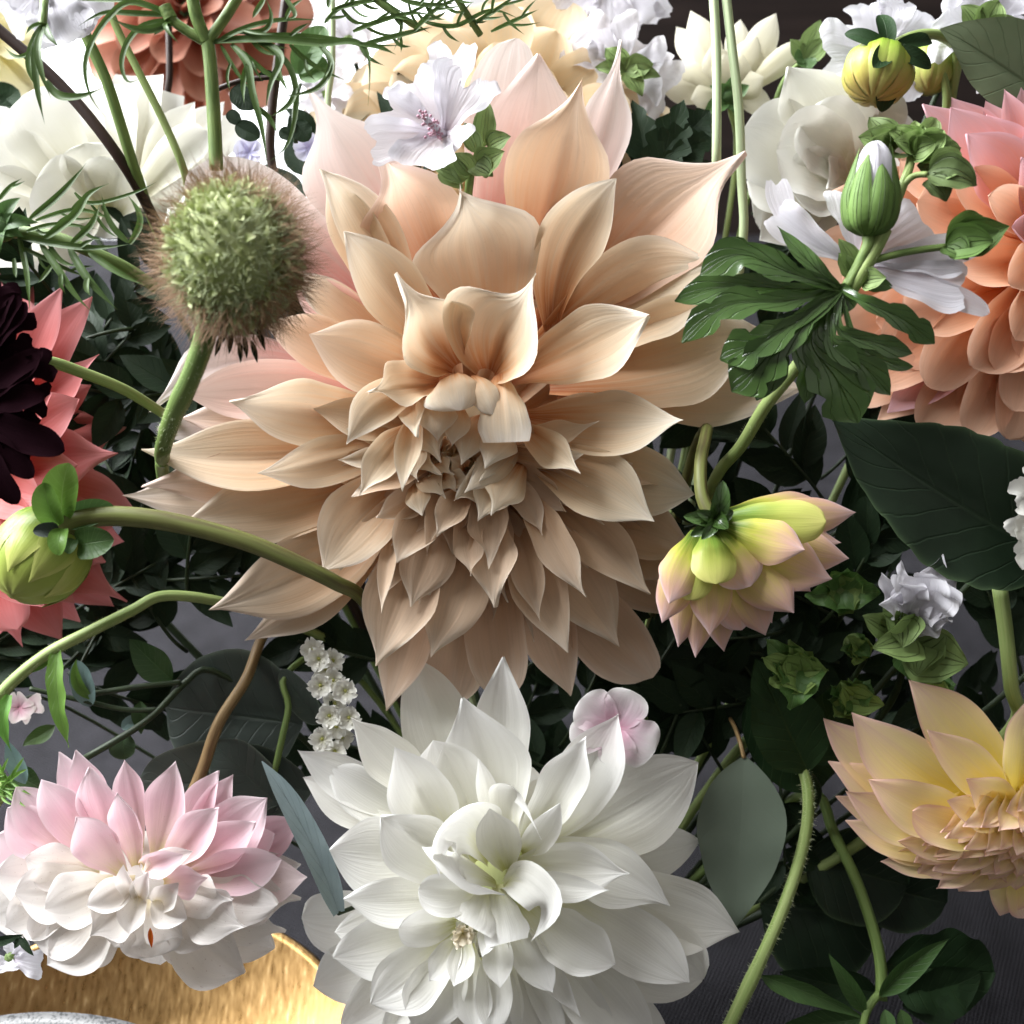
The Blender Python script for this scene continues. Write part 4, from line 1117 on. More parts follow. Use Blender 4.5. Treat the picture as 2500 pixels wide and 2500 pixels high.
# ---- pale pink and white dahlia
C3 = (368, 2130)
t = Thing('dahlia_flower', 'pale pink dahlia fading to white below, leaning over the gold dish', 'flower', A(0, *C3, -120))
RG = {1: (40, 120, .10, 30), 2: (0, 80, .08, 40), 3: (-40, 20, .07, 50), 4: (-80, -40, .05, 60), 5: (-110, -90, .05, 60)}
BW = 'blush_white'
UP = dict(phi=(1.4, 1.1, .8), arch=-.03)
rows = [
    (7, 330, 405, 230, 5, dict(b=(620, 950), prof='acute')), (7, 420, 398, 280, 4, dict(b=(640, 950), prof='acute', **UP)),
    (7, 500, 490, 280, 3, dict(b=(660, 980), prof='acute', **UP)), (7, 235, 555, 330, 3, dict(b=(560, 1000), prof='round', **UP)),
    (7, 90, 600, 300, 4, dict(b=(460, 980), prof='round')), (7, 40, 720, 330, 4, dict(b=(450, 1000), prof='round')),
    (7, 700, 448, 270, 4, dict(b=(790, 960), prof='acute', phi=(1.6, 1.4, 1.1), arch=-.03)),
    (7, 655, 635, 290, 2, dict(b=(770, 1040), prof='acute', phi=(1.7, 1.5, 1.2), arch=-.04, bend=.03)),
    (7, 985, 458, 330, 3, dict(b=(870, 1000), prof='dahlia', phi=(1.5, 1.1, .9), arch=-.05)),
    (7, 1225, 510, 240, 4, dict(b=(970, 1000), prof='acute', **UP)), (7, 1310, 530, 230, 4, dict(b=(1000, 1000), prof='acute', **UP)),
    (7, 1225, 720, 300, 2, dict(b=(930, 1050), prof='acute', **UP)), (7, 1500, 660, 380, 4, dict(b=(1050, 1050), prof='acute')),
    (7, 1690, 790, 300, 5, dict(b=(1150, 1060), prof='acute', tint=PK)), (7, 1430, 800, 330, 3, dict(b=(980, 1080), prof='acute', **UP)),
    (7, 1540, 860, 300, 4, dict(b=(1080, 1080), prof='round')),
    (7, 430, 770, 320, 2, dict(b=(700, 1080), prof='acute', **UP)), (7, 300, 620, 300, 4, dict(b=(560, 980), prof='round')),
    (7, 1690, 1040, 260, 5, dict(b=(1150, 1100), prof='acute', mat=BW)), (7, 1725, 1110, 300, 4, dict(b=(1150, 1130), prof='acute', tint=PK, mat=BW)),
    (7, 1580, 1010, 320, 3, dict(b=(1050, 1100), prof='round')),
    (7, 140, 1000, 330, 3, dict(b=(560, 1060), prof='round', mat=BW)), (7, -30, 880, 330, 5, dict(b=(400, 1050), prof='round', mat='blush')),
    (7, -30, 1090, 360, 4, dict(b=(420, 1080), prof='round', mat=BW)), (7, 80, 1200, 400, 3, dict(b=(560, 1100), prof='round', mat=BW)),
    (7, -80, 1330, 400, 5, dict(b=(420, 1150), prof='round', mat=BW)), (7, 250, 1290, 380, 2, dict(b=(640, 1130), prof='round', mat=BW)),
    (7, 30, 1390, 350, 4, dict(b=(480, 1180), prof='round', mat=BW)),
    (7, 490, 1270, 270, 1, dict(b=(760, 1120), prof='round', mat=BW, phi=(1.4, 1.3, 1.2))),
    (7, 1030, 980, 200, 1, dict(b=(800, 1040), prof='acute', phi=(1.3, 1.1, .8), th=140)),
    (7, 1085, 960, 190, 1, dict(b=(850, 1110), prof='acute', mat=BW, bend=-.12, th=120, phi=(1.5, 1.3, .8))),
    (7, 690, 1040, 150, 1, dict(b=(770, 1220), prof='acute', mat=BW, phi=(1.6, 1.3, .9), th=130)),
    (7, 830, 1080, 150, 1, dict(b=(790, 1230), prof='acute', mat=BW, phi=(1.6, 1.3, .9), th=130)),
    (7, 1170, 1110, 240, 1, dict(b=(920, 1130), prof='cusp', mat='blush', tint=(1.02, 1.06, 1.04), th=90)),
    (7, 1000, 1140, 210, 1, dict(b=(890, 1250), prof='acute', mat=BW, phi=(1.6, 1.3, .9), th=110)),
    (7, 725, 1430, 230, 1, dict(b=(800, 1190), prof='acute', mat=BW, phi=(1.7, 1.5, 1.0), th=110)),
    (7, 1050, 1340, 300, 1, dict(b=(900, 1190), prof='round', mat=BW, phi=(1.5, 1.3, 1.0), th=90)),
    (7, 1390, 1390, 380, 2, dict(b=(980, 1190), prof='cusp', mat=BW, ruf=.05)), (7, 1560, 1260, 330, 3, dict(b=(1050, 1150), prof='round', mat=BW, ruf=.04)),
    (7, 1690, 1230, 330, 4, dict(b=(1100, 1150), prof='cusp', mat=BW, ruf=.05)), (7, 1600, 1420, 350, 4, dict(b=(1080, 1220), prof='cusp', mat=BW, ruf=.05)),
    (7, 1540, 1510, 350, 5, dict(b=(1060, 1260), prof='round', mat=BW, ruf=.04)), (7, 1300, 1240, 280, 2, dict(b=(960, 1150), prof='cusp', mat=BW, ruf=.06)),
    (7, 1370, 1650, 430, 4, dict(b=(1000, 1280), prof='acute', mat=BW, bend=.06)), (7, 1180, 1480, 340, 3, dict(b=(950, 1230), prof='round', mat=BW, ruf=.04)),
    (7, 1035, 1455, 330, 2, dict(b=(870, 1210), prof='cusp', mat=BW)), (7, 850, 1560, 400, 3, dict(b=(850, 1230), prof='round', mat=BW)),
    (7, 500, 1440, 330, 2, dict(b=(760, 1220), prof='cusp', mat=BW)), (7, 640, 1500, 360, 3, dict(b=(800, 1230), prof='round', mat=BW)),
    (7, 265, 1600, 430, 4, dict(b=(650, 1220), prof='acute', mat=BW, bend=-.05)), (7, 190, 1470, 380, 4, dict(b=(600, 1200), prof='round', mat=BW)),
    (7, 900, 1600, 330, 5, dict(b=(860, 1270), prof='round', mat=BW)), (7, 1150, 1580, 330, 5, dict(b=(920, 1270), prof='round', mat=BW)),
    (7, 420, 1600, 330, 5, dict(b=(720, 1250), prof='round', mat=BW)),
]
lay(t, C3, rows, 'blush', RG)
t.add('petal', sheet([A(7, 843, 1390, 70), A(7, 852, 1505, 78)], 14, prof='leaf', nv=8, nu=5), M['amber'], label='small orange petal tip')
t.add('receptacle', blob(A(0, *C3, -110), (0, .2, 1), (140, 100, 60)), M['blush_white'])
t.add('stem', tube([A(0, 395, 2110, -150), A(7, 1130, 520, -190), A(7, 1230, 240, -200), A(7, 1380, 0, -250), A(0, 650, 1540, -340), A(0, 760, 1440, -460)], 17, 13, n=40), M['stem_brown'], label='brown streaked flower stem')

# ---- coral pink dahlia at the side
C4 = (-20, 1165)
t = Thing('dahlia_flower', 'coral pink dahlia partly behind the black scabious and green bud', 'flower', A(0, *C4, -260))
RG = {1: (-160, -60, .08, 30), 2: (-190, -110, .08, 40), 3: (-220, -160, .07, 50), 4: (-250, -220, .06, 60), 5: (-280, -280, .05, 60)}
rows = [
    (4, 560, 80, 260, 3, dict(b=(-50, 550), prof='cusp')), (4, 510, 250, 260, 4, dict(b=(-50, 600), prof='acute')),
    (1, 515, 1665, 300, 4, dict(b=(-60, 2600), prof='acute')), (1, 360, 1600, 260, 3, dict(b=(-60, 2500), prof='acute')),
    (1, 180, 1560, 300, 4, dict(b=(-60, 2500), prof='acute')), (1, -20, 1480, 300, 3, dict(b=(-100, 2500), prof='acute')),
    (4, 440, 330, 330, 2, dict(b=(-50, 620), prof='acute')), (4, 735, 490, 330, 5, dict(b=(0, 680), prof='cusp', tint=(.95, 1.1, 1.05))),
    (4, 660, 630, 400, 3, dict(b=(-50, 720), prof='cusp')), (4, 290, 300, 200, 1, dict(b=(0, 700), prof='acute', phi=(1.5, 1.3, 1))),
    (4, 430, 700, 330, 2, dict(b=(-80, 770), prof='acute')), (4, 610, 800, 330, 4, dict(b=(-50, 780), prof='acute')),
    (4, 770, 970, 430, 4, dict(b=(-50, 820), prof='acute')), (4, 700, 1130, 330, 5, dict(b=(-50, 860), prof='acute')),
    (4, 590, 1250, 330, 3, dict(b=(-50, 880), prof='acute')), (4, 715, 1470, 330, 4, dict(b=(-40, 950), prof='cusp')),
    (4, 640, 1500, 260, 5, dict(b=(-50, 950), prof='acute')), (4, 450, 1585, 250, 5, dict(b=(-60, 980), prof='acute')),
    (4, 420, 1480, 300, 3, dict(b=(-60, 950), prof='acute')), (4, 350, 1690, 330, 4, dict(b=(-80, 980), prof='acute')),
    (4, 130, 1725, 330, 5, dict(b=(-90, 1000), prof='cusp')), (4, 100, 1625, 330, 3, dict(b=(-100, 1000), prof='round')),
    (4, 250, 1500, 330, 2, dict(b=(-100, 950), prof='acute')), (4, -60, 1680, 330, 4, dict(b=(-120, 1000), prof='round')),
    (4, 250, 900, 330, 1, dict(b=(-120, 800), prof='acute')), (4, 200, 1150, 330, 1, dict(b=(-120, 850), prof='acute')),
    (4, 150, 420, 260, 1, dict(b=(-100, 700), prof='acute')), (4, 100, 200, 300, 2, dict(b=(-100, 650), prof='acute')),
]
lay(t, C4, rows, 'coral', RG)
t.add('receptacle', blob(A(0, *C4, -280), (0, 0, 1), (110, 110, 60)), M['leaf_mid'])
gather_stem(t, A(0, *C4, -320), 11)

# ---- large peach dahlia
C5 = (2500, 660)
c = A(0, 2500, 690, -120)
t = Thing('dahlia_flower', 'salmon peach dahlia with rounded cupped petals behind the lobed mallow leaf', 'flower', A(0, *C5, -220))
RG = {1: (-60, 90, .05, 40), 2: (-90, 40, .06, 50), 3: (-120, -10, .06, 60), 4: (-150, -70, .06, 70), 5: (-190, -140, .05, 80)}
PP = 'peach_pink'
rows = [
    (3, 1365, 580, 330, 4, dict(b=(1900, 1250), mat=PP, prof='acute')), (3, 1525, 545, 280, 5, dict(b=(1900, 1200), mat=PP, prof='acute')),
    (3, 1520, 600, 360, 3, dict(b=(1920, 1250), mat=PP, prof='acute', th=20)), (3, 1820, 500, 230, 4, dict(b=(1930, 1150), mat=PP, prof='acute', phi=(1.4, 1.2, 1))),
    (3, 1915, 490, 250, 5, dict(b=(1960, 1150), mat=PP, prof='acute')), (3, 1715, 565, 260, 5, dict(b=(1930, 1150), mat=PP, prof='acute')),
    (3, 1720, 645, 400, 3, dict(b=(1950, 1250), mat=PP, prof='acute')), (3, 1620, 745, 430, 2, dict(b=(1960, 1300), mat=PP, prof='acute', th=60)),
    (3, 1920, 880, 300, 1, dict(b=(2000, 1350), mat=PP, prof='acute', phi=(1.4, 1.2, 1))), (3, 2030, 600, 330, 3, dict(b=(2000, 1200), mat=PP, prof='acute')),
    (3, 1240, 900, 430, 4, dict(b=(1950, 1350), prof='round')), (3, 1330, 1130, 430, 3, dict(b=(1950, 1380), prof='round')),
    (3, 1250, 1290, 430, 3, dict(b=(1950, 1420), prof='round', th=-40)), (3, 830, 1080, 430, 5, dict(b=(1850, 1350), prof='acute', th=-160)),
    (3, 1000, 1180, 400, 5, dict(b=(1850, 1380), prof='round')),
    (3, 740, 1410, 400, 5, dict(b=(1850, 1480), prof='round', th=-170)), (3, 900, 1620, 400, 5, dict(b=(1850, 1520), prof='round', th=-170)),
    (3, 1540, 1030, 400, 2, dict(b=(2000, 1350), prof='round', phi=(1.5, 1.2, 1))), (3, 1730, 1110, 330, 1, dict(b=(2010, 1350), prof='round', phi=(1.5, 1.3, 1))),
    (3, 1560, 1500, 430, 2, dict(b=(2010, 1440), prof='round', phi=(1.4, 1.1, .8))), (3, 1860, 1280, 260, 1, dict(b=(2030, 1380), prof='round', mat=PP, phi=(1.6, 1.4, 1.2))),
    (3, 1245, 1760, 480, 3, dict(b=(1950, 1540), prof='round', phi=(1.4, 1.1, .8), th=0)), (3, 1100, 1800, 400, 4, dict(b=(1900, 1540), prof='round', th=-90)),
    (3, 1850, 1600, 400, 1, dict(b=(2050, 1450), prof='round', phi=(1.6, 1.4, 1.1))), (3, 1640, 2060, 430, 2, dict(b=(2000, 1560), prof='round', phi=(1.5, 1.2, .9), th=40)),
    (3, 1880, 1900, 380, 1, dict(b=(2040, 1560), prof='round', phi=(1.6, 1.4, 1.2))), (3, 1130, 2000, 430, 4, dict(b=(1900, 1600), prof='round', th=-70)),
    (3, 1000, 2130, 400, 5, dict(b=(1850, 1620), prof='round')), (3, 880, 1900, 400, 5, dict(b=(1850, 1600), prof='round')),
    (6, 1200, 80, 400, 4, dict(b=(1900, -250), prof='round')), (6, 1400, 270, 400, 3, dict(b=(1950, -280), prof='round', th=-30, bend=.08)),
    (6, 1165, 410, 330, 5, dict(b=(1850, -250), prof='acute', mat=PP)), (6, 1100, 460, 330, 5, dict(b=(1850, -230), prof='acute', th=-180)),
    (6, 1340, 500, 360, 5, dict(b=(1900, -230), prof='round')), (6, 1580, 580, 360, 5, dict(b=(1950, -230), prof='acute', th=-150)),
    (6, 1640, 540, 330, 4, dict(b=(1980, -250), prof='round')), (6, 1850, 560, 360, 4, dict(b=(2000, -250), prof='round', th=-60)),
    (6, 1880, 400, 360, 3, dict(b=(2030, -280), prof='round')), (6, 2000, 600, 360, 5, dict(b=(2030, -250), prof='round')),
    (6, 1780, 180, 380, 2, dict(b=(2030, -330), prof='round', phi=(1.5, 1.2, .9))), (6, 1960, 150, 380, 2, dict(b=(2050, -330), prof='round', phi=(1.5, 1.2, .9))),
    (6, 940, 330, 330, 5, dict(b=(1800, -200), prof='round', th=-200)),
]
lay(t, C5, rows, 'peach', RG)
for i in range(18):
    a = math.pi * (.42 + 1.16 * i / 17)
    b = A(0, 2500, 670, -230)
    e = np.array([math.cos(a), math.sin(a), 0])
    t.add('petal', sheet([b + e * 40, b + e * (400 + 30 * (i % 3)) + np.array([0, 0, -20])], 190, prof='round', nv=12, nu=9), M['peach'])
t.add('receptacle', blob(A(0, 2510, 680, -200), (0, 0, 1), (120, 120, 60)), M['leaf_mid'])
gather_stem(t, A(0, *C5, -280), 12)

# ---- yellow and peach dahlia
C6 = (2475, 2020)
t = Thing('dahlia_flower', 'yellow dahlia with peach pink pointed tips and crowded small petals below', 'flower', A(0, *C6, -180))
RG = {1: (0, 110, .06, 30), 2: (-30, 70, .07, 40), 3: (-70, 20, .07, 50), 4: (-110, -50, .06, 60), 5: (-140, -110, .05, 60)}
rows = [
    (9, 1285, 0, 400, 3, dict(b=(1830, 700), prof='acute', phi=(1.4, 1.0, .8), bend=.04)), (9, 1390, 280, 330, 1, dict(b=(1850, 720), prof='acute', phi=(1.6, 1.3, 1.0))),
    (9, 960, 190, 380, 3, dict(b=(1760, 740), prof='acute', bend=-.06)), (9, 808, 215, 330, 4, dict(b=(1680, 750), prof='acute', bend=-.08)),
    (9, 835, 455, 290, 4, dict(b=(1680, 790), prof='acute', bend=-.06)), (9, 1065, 560, 330, 2, dict(b=(1760, 800), prof='acute', bend=-.06)),
    (9, 875, 652, 220, 5, dict(b=(1650, 850), prof='acute', bend=-.06)), (9, 935, 625, 290, 3, dict(b=(1720, 840), prof='acute', bend=-.06)),
    (9, 930, 790, 230, 4, dict(b=(1680, 880), prof='acute', bend=-.06)), (9, 1030, 880, 200, 4, dict(b=(1680, 910), prof='acute', bend=-.05)),
    (9, 1305, 740, 240, 2, dict(b=(1790, 830), prof='round', bend=-.06)), (9, 1225, 905, 200, 3, dict(b=(1740, 920), prof='acute')),
    (9, 1125, 1020, 200, 4, dict(b=(1700, 950), prof='acute')), (9, 1960, 100, 430, 1, dict(b=(1880, 720), prof='acute', phi=(1.6, 1.3, .9))),
    (9, 1500, 680, 250, 1, dict(b=(1850, 790), prof='acute', phi=(1.5, 1.2, .9))), (9, 1610, 555, 250, 1, dict(b=(1870, 770), prof='acute', th=130)),
    (9, 1830, 740, 200, 1, dict(b=(1890, 620), prof='acute', arch=.2)), (9, 1895, 740, 150, 1, dict(b=(1920, 560), prof='acute', arch=.2)),
    (9, 1700, 330, 330, 4, dict(b=(1860, 720), prof='acute')), (9, 2050, 250, 330, 3, dict(b=(1930, 720), prof='acute')),
    (9, 1800, 1325, 260, 5, dict(b=(1860, 950), prof='acute')), (9, 1950, 1340, 260, 5, dict(b=(1900, 950), prof='round')),
]
rs = random.Random(5)
for i, (x0, x1, y, n, w, ring) in enumerate([(1280, 2050, 1210, 7, 230, 5), (1180, 2050, 1120, 8, 230, 4), (1290, 2060, 1080, 7, 220, 4), (1330, 2060, 1000, 7, 220, 3),
                                             (1420, 2060, 900, 6, 180, 2), (1480, 2060, 960, 6, 170, 3), (1560, 2060, 830, 5, 170, 1)]):
    for k in range(n):
        x = x0 + (x1 - x0) * (k + rs.uniform(.1, .6)) / n
        yy = y + rs.uniform(-40, 30) + (-150 * ((1800 - x) / 550) ** 2 if x < 1800 else 0)
        rows.append((9, x, yy, w * rs.uniform(.8, 1.1), ring, dict(b=(1720 + (x - 1280) * .26 + rs.uniform(-30, 30), yy - 330 + 12 * i), prof='acute', arch=.10, phi=(.9, .8, .7), ruf=.04, th=-50 + 30 * i, bh=-100 + 16 * i, tint=(1.02, 1.02, 1.06), nv=14, nu=9)))
lay(t, C6, rows, 'yellow', RG)
t.add('receptacle', blob(A(0, *C6, -140), (0, 0, 1), (110, 100, 60)), M['leaf_mid'])
gather_stem(t, A(0, *C6, -190), 11)

# ---- half open dahlia seen from behind
t = Thing('dahlia_flower', 'half open drooping dahlia, green and yellow at the back with pink tips', 'flower', A(6, 200, 1010, 80))
RG = {1: (70, 150, .10, 14), 2: (50, 100, .10, 14), 3: (30, 40, .08, 14), 4: (10, -10, .06, 14)}
CC = (1745, 1262)
rows = [
    (6, 990, 970, 230, 4, dict(b=(260, 1010), prof='acute')), (6, 905, 1140, 200, 4, dict(b=(260, 1030), prof='acute')),
    (6, 950, 1225, 280, 3, dict(b=(260, 1030), prof='acute', bend=.04)), (6, 855, 1340, 330, 2, dict(b=(250, 1040), prof='acute', bend=.05)),
    (6, 735, 1415, 280, 3, dict(b=(240, 1050), prof='acute')), (6, 640, 1535, 330, 2, dict(b=(230, 1060), prof='acute', bend=.03)),
    (6, 480, 1660, 330, 3, dict(b=(220, 1070), prof='acute')), (6, 520, 1590, 250, 4, dict(b=(220, 1070), prof='acute')),
    (6, 250, 1750, 230, 4, dict(b=(190, 1080), prof='acute')), (6, 345, 1630, 250, 3, dict(b=(200, 1080), prof='round')),
    (6, 170, 1660, 260, 2, dict(b=(170, 1080), prof='acute')), (6, 90, 1785, 200, 3, dict(b=(140, 1080), prof='acute')),
    (6, -10, 1725, 220, 3, dict(b=(120, 1080), prof='acute')), (6, -100, 1590, 230, 2, dict(b=(90, 1080), prof='acute')),
    (6, -60, 1480, 250, 1, dict(b=(100, 1070), prof='acute')),
    (6, 820, 1020, 260, 1, dict(b=(230, 1000), prof='round', mat='half_green', arch=-.08 + .12)), (6, 700, 1180, 300, 1, dict(b=(240, 1040), prof='acute')),
    (6, 200, 1370, 270, 1, dict(b=(160, 1070), prof='round', mat='half_green', th=165, arch=.16)),
    (6, 40, 1460, 260, 1, dict(b=(120, 1080), prof='round', mat='half_green', th=130, arch=.12)),
    (6, 400, 1380, 300, 1, dict(b=(210, 1070), prof='round', mat='half', th=120, arch=.14)),
    (6, 860, 950, 230, 4, dict(b=(240, 980), prof='acute', th=-30)),
    (6, 560, 1450, 300, 4, dict(b=(220, 1060), prof='acute', th=-40)), (6, 800, 1250, 300, 4, dict(b=(240, 1040), prof='acute', th=-40)),
    (6, 30, 1600, 300, 4, dict(b=(160, 1060), prof='acute', th=-40)),
]
for row in rows:
    row[5].setdefault('phi', (-1.0, -.7, -.4))
lay(t, CC, rows, 'half', RG)
for i, (x, y, w) in enumerate([(20, 990, 90), (240, 790, 110), (120, 1120, 80), (60, 1100, 80), (250, 880, 90), (270, 1060, 110), (300, 960, 90), (90, 960, 80)]):
    t.add('sepal', sheet([A(6, 190, 1010, 110), A(6, x, y, 150 + 10 * (i % 3))], wid(6, w), prof='oval', arch=.3, phi=(.6, .8, .8), nv=10, nu=7), M['leaf_mallow'])
t.add('calyx', blob(A(6, 190, 1010, 85), unit(np.array([.2, -.6, .3])), (38, 38, 26)), M['leaf_mid'])
t.add('stem', tube([A(6, 190, 1005, 95), A(6, 130, 900, 80), A(6, 115, 700, 40), A(6, 140, 560, -30), A(6, 150, 500, -80), A(0, 1690, 1120, -260), GATHER], 17, 13, n=44), M['stem_olive'], label='arching brownish stem')
# ------------------------------------------------------------------ buds and seed head
def bracts(t, c, ax, rad, ln, n, mat, W, rings=1, name='bract', t0=.05, t1=.95, tip_in=.1, prof='oval', phi=(.9, .9, .9), bulge=1.0, part=None, tints=None):
    """petals or bracts wrapped round an egg-shaped body"""
    ax = unit(ax)
    e1 = unit(np.cross(ax, [.3, .9, .25]))
    e2 = np.cross(ax, e1)
    for rI in range(rings):
        for k in range(n):
            a = (k + .5 * rI) / n * 2 * math.pi + rnd.uniform(-.1, .1)
            e = e1 * math.cos(a) + e2 * math.sin(a)
            q = []
            for u in np.linspace(t0, t1 - .08 * rI * 0, 5):
                th = u * math.pi
                rr = math.sin(th) ** .8 * rad * bulge * (1 + .03 * rI)
                if u > .8:
                    rr = max(rr, rad * tip_in)
                q.append(c + e * rr + ax * (-math.cos(th)) * ln)
            t.add(name, sheet(q, W * rnd.uniform(.9, 1.1), nrm=-e, phi=phi, prof=prof, nv=14, nu=9, rib=.01, ruf=.01), M[mat], tint=(1, 1, 1) if not tints else rnd.choice(tints), parent=part)


t = Thing('dahlia_bud', 'round green dahlia bud on a bent brownish stem beside the coral dahlia', 'bud', A(4, 240, 1180, 60))
cb_ = A(4, 225, 1220, 70)
ax_ = unit(np.array([-.35, -.75, .55]))
R0 = 112
t.add('bud_core', blob(cb_, ax_, (R0, R0, R0 * 1.02), 36, 22, fn=lambda u, v: 1 + .012 * math.sin(u * 2 * math.pi * 8)), M['bud_green'])
bracts(t, cb_, ax_, R0 * 1.02, R0 * 1.03, 8, 'bud_green', 110, name='bract', t0=.06, t1=.80, tip_in=.5, prof='oval', phi=(.5, .5, .4))
for (x0, y0, h0, x1, y1, h1, w, m, ar) in [
    (350, 1010, 120, 385, 690, 150, 230, 'leaf_bright', .14), (330, 1040, 140, 245, 800, 175, 170, 'leaf_bright', .18),
    (350, 1020, 110, 640, 935, 120, 170, 'leaf_mid', .12), (440, 1150, 110, 640, 1120, 140, 200, 'leaf_mid', .2),
    (360, 1060, 150, 330, 1210, 180, 120, 'leaf_bright', .25), (330, 1060, 150, 185, 1075, 185, 90, 'leaf_greydark', .2),
    (420, 1120, 120, 380, 1200, 140, 90, 'leaf_mid', .2)]:
    t.add('sepal', sheet([A(4, x0, y0, h0), A(4, x1, y1, h1)], wid(4, w, 130), prof='oval', arch=ar, phi=(.9, .8, .6), nv=14, nu=9), M[m])
pts = [A(4, 330, 1060, 95), A(4, 480, 1000, 120), A(4, 700, 990, 120), A(4, 1000, 1030, 110), A(4, 1400, 1140, 90), A(4, 1700, 1270, 60), A(4, 1880, 1360, 20), A(0, 900, 1480, -120), GATHER]
t.add('stem', tube(pts, 26, 14, n=70, knots=((.0, .5),)), M['stem_olive'], label='long olive brown stem')

# hairy green seed head
t = Thing('seed_head', 'round hairy green seed head with reddish bristles in front of the big dahlia', 'seed head', A(0, 480, 850, 330))
sc_ = A(0, 572, 628, 380)
ax_ = unit(np.array([.12, .95, .25]))
f_ = (D - 380) / D
Rh = 146 * f_
t.add('head_core', blob(sc_, ax_, (Rh, Rh, Rh * 1.12), 40, 26, fn=lambda u, v: 1 + .03 * math.sin(u * 60) * math.sin(v * 50)), M['head_green'])
rs = np.random.RandomState(4)
scales = []
NS = 420
for i in range(NS):
    z = 1 - 2 * (i + .5) / NS
    a = i * 2.39996
    e1 = unit(np.cross(ax_, [.3, .1, .9]))
    e2 = np.cross(ax_, e1)
    e = (e1 * math.cos(a) + e2 * math.sin(a)) * math.sqrt(1 - z * z)
    n = unit(e + ax_ * z)
    p = sc_ + (e * Rh + ax_ * z * Rh * 1.12) * .97
    q = p + unit(n * .8 + ax_ * .3 + rs.normal(size=3) * .5) * (30 + 16 * rs.rand()) * f_
    scales.append(sheet([p, q], 26 * f_, nrm=rs.normal(size=3), prof='leaf', arch=.2, phi=(1, 1, .5), nv=5, nu=3, rib=0))
t.add('seed_scales', merge(scales), M['head_green'], kind='stuff')


def bristles(n, lo, hi, L0, L1, w, seed, jit=.35, curv=.3, sel=None):
    rs = np.random.RandomState(seed)
    V, F, U = [], [], []
    while len(F) < n * 2:
        d = unit(rs.normal(size=3))
        zz = np.dot(d, ax_)
        if sel and not sel(d, zz):
            continue
        p = sc_ + (d + ax_ * zz * .12) * Rh * .98
        L = (L0 + (L1 - L0) * rs.rand()) * f_
        dd = unit(d + rs.normal(size=3) * jit)
        m = p + dd * L * .55
        q = m + unit(dd + rs.normal(size=3) * curv) * L * .5
        s = unit(np.cross(dd, [.1, .2, 1.0]) + 1e-6) * w * f_
        k = len(V)
        V += [p - s, p + s, m + s * .7, m - s * .7, q]
        F += [(k, k + 1, k + 2, k + 3), (k + 3, k + 2, k + 4)]
        U += [(0, 0), (1, 0), (1, .5), (0, .5), (.5, 1)]
    return np.array(V), F, np.array(U)


t.add('bristles', bristles(3400, 0, 1, 60, 118, .8, 5, jit=.5, sel=lambda d, z: d[2] < .55), M['hair'], kind='stuff', smooth=False)
t.add('pale_bristles', bristles(1500, 0, 1, 30, 62, 1.3, 6, jit=.8, sel=lambda d, z: d[2] > -.1), M['hair_green'], kind='stuff', smooth=False)
for x, y in [(1205, 95), (1285, 80), (1350, 130), (1385, 105), (1445, 130), (1490, 60), (1250, 20)]:
    t.add('sepal', sheet([A(4, 1330 + (x - 1330) * .7, y - 130, 330), A(4, x, y, 325)], 15, prof='leaf', arch=-.15, phi=(1, 1, .6), nv=9, nu=5), M['leaf_dark'])
pts = [A(0, 512, 780, 345), A(0, 492, 850, 330), A(0, 466, 920, 310), A(0, 425, 1010, 260), A(0, 402, 1078, 170), A(0, 396, 1125, -60), A(0, 400, 1180, -220), A(0, 420, 1330, -360)]
t.add('stem', tube(pts, 24, 15, n=70, knots=((.27, .10),)), M['stem_green'])
t.add('stem_down', hairs(pts[:5], 20, 9, 500, .5), M['fuzz'], kind='stuff', smooth=False)

# black maroon scabious
t = Thing('scabious_flower', 'nearly black maroon scabious bloom with frilled petals in front of coral dahlia', 'flower', A(0, -60, 950, 150))
cs = A(0, -75, 950, 170)
for i in range(46):
    a = i * 2.399
    rr = 40 + 175 * math.sqrt(i / 46)
    e = np.array([math.cos(a), math.sin(a), .25])
    b = cs + e * rr * .45
    q = cs + e * np.array([rr * 1.0, rr * 1.28, 60])
    t.add('petal', sheet([b, q], 75, nrm=(0, 0, 1), prof='mallow', ruf=.14, phi=(.8, .5, -.2), arch=.08, nv=12, nu=9, notch=.10), M['black'])
for x, y, w in [(225, 80, 160), (255, 300, 150), (365, 620, 190), (190, 770, 150), (100, 920, 150), (240, 60, 130)]:
    t.add('petal', sheet([A(4, -200, 400, 190), A(4, x, y, 200)], wid(4, w, 200), prof='round', ruf=.05, phi=(.7, .5, .5), arch=.06, nv=14, nu=9), M['black'])
for x, y, w in [(110, 1650, 150), (150, 1700, 150), (60, 1610, 160)]:
    t.add('petal', sheet([A(1, -200, 2100, 190), A(1, x, y, 200)], wid(1, w, 200), prof='round', ruf=.05, phi=(.7, .5, .5), arch=.06, nv=14, nu=9), M['black'])
t.add('flower_disc', blob(cs, (0, 0, 1), (70, 90, 40)), M['black'])
pts = [A(4, 60, 150, 130), A(4, 250, 120, 110), A(4, 480, 190, 60), A(4, 700, 280, 0), A(4, 850, 370, -60), A(0, 480, 1060, -240), A(0, 700, 1150, -420)]
t.add('stem', tube(pts, 15, 12, n=50), M['stem_light'])

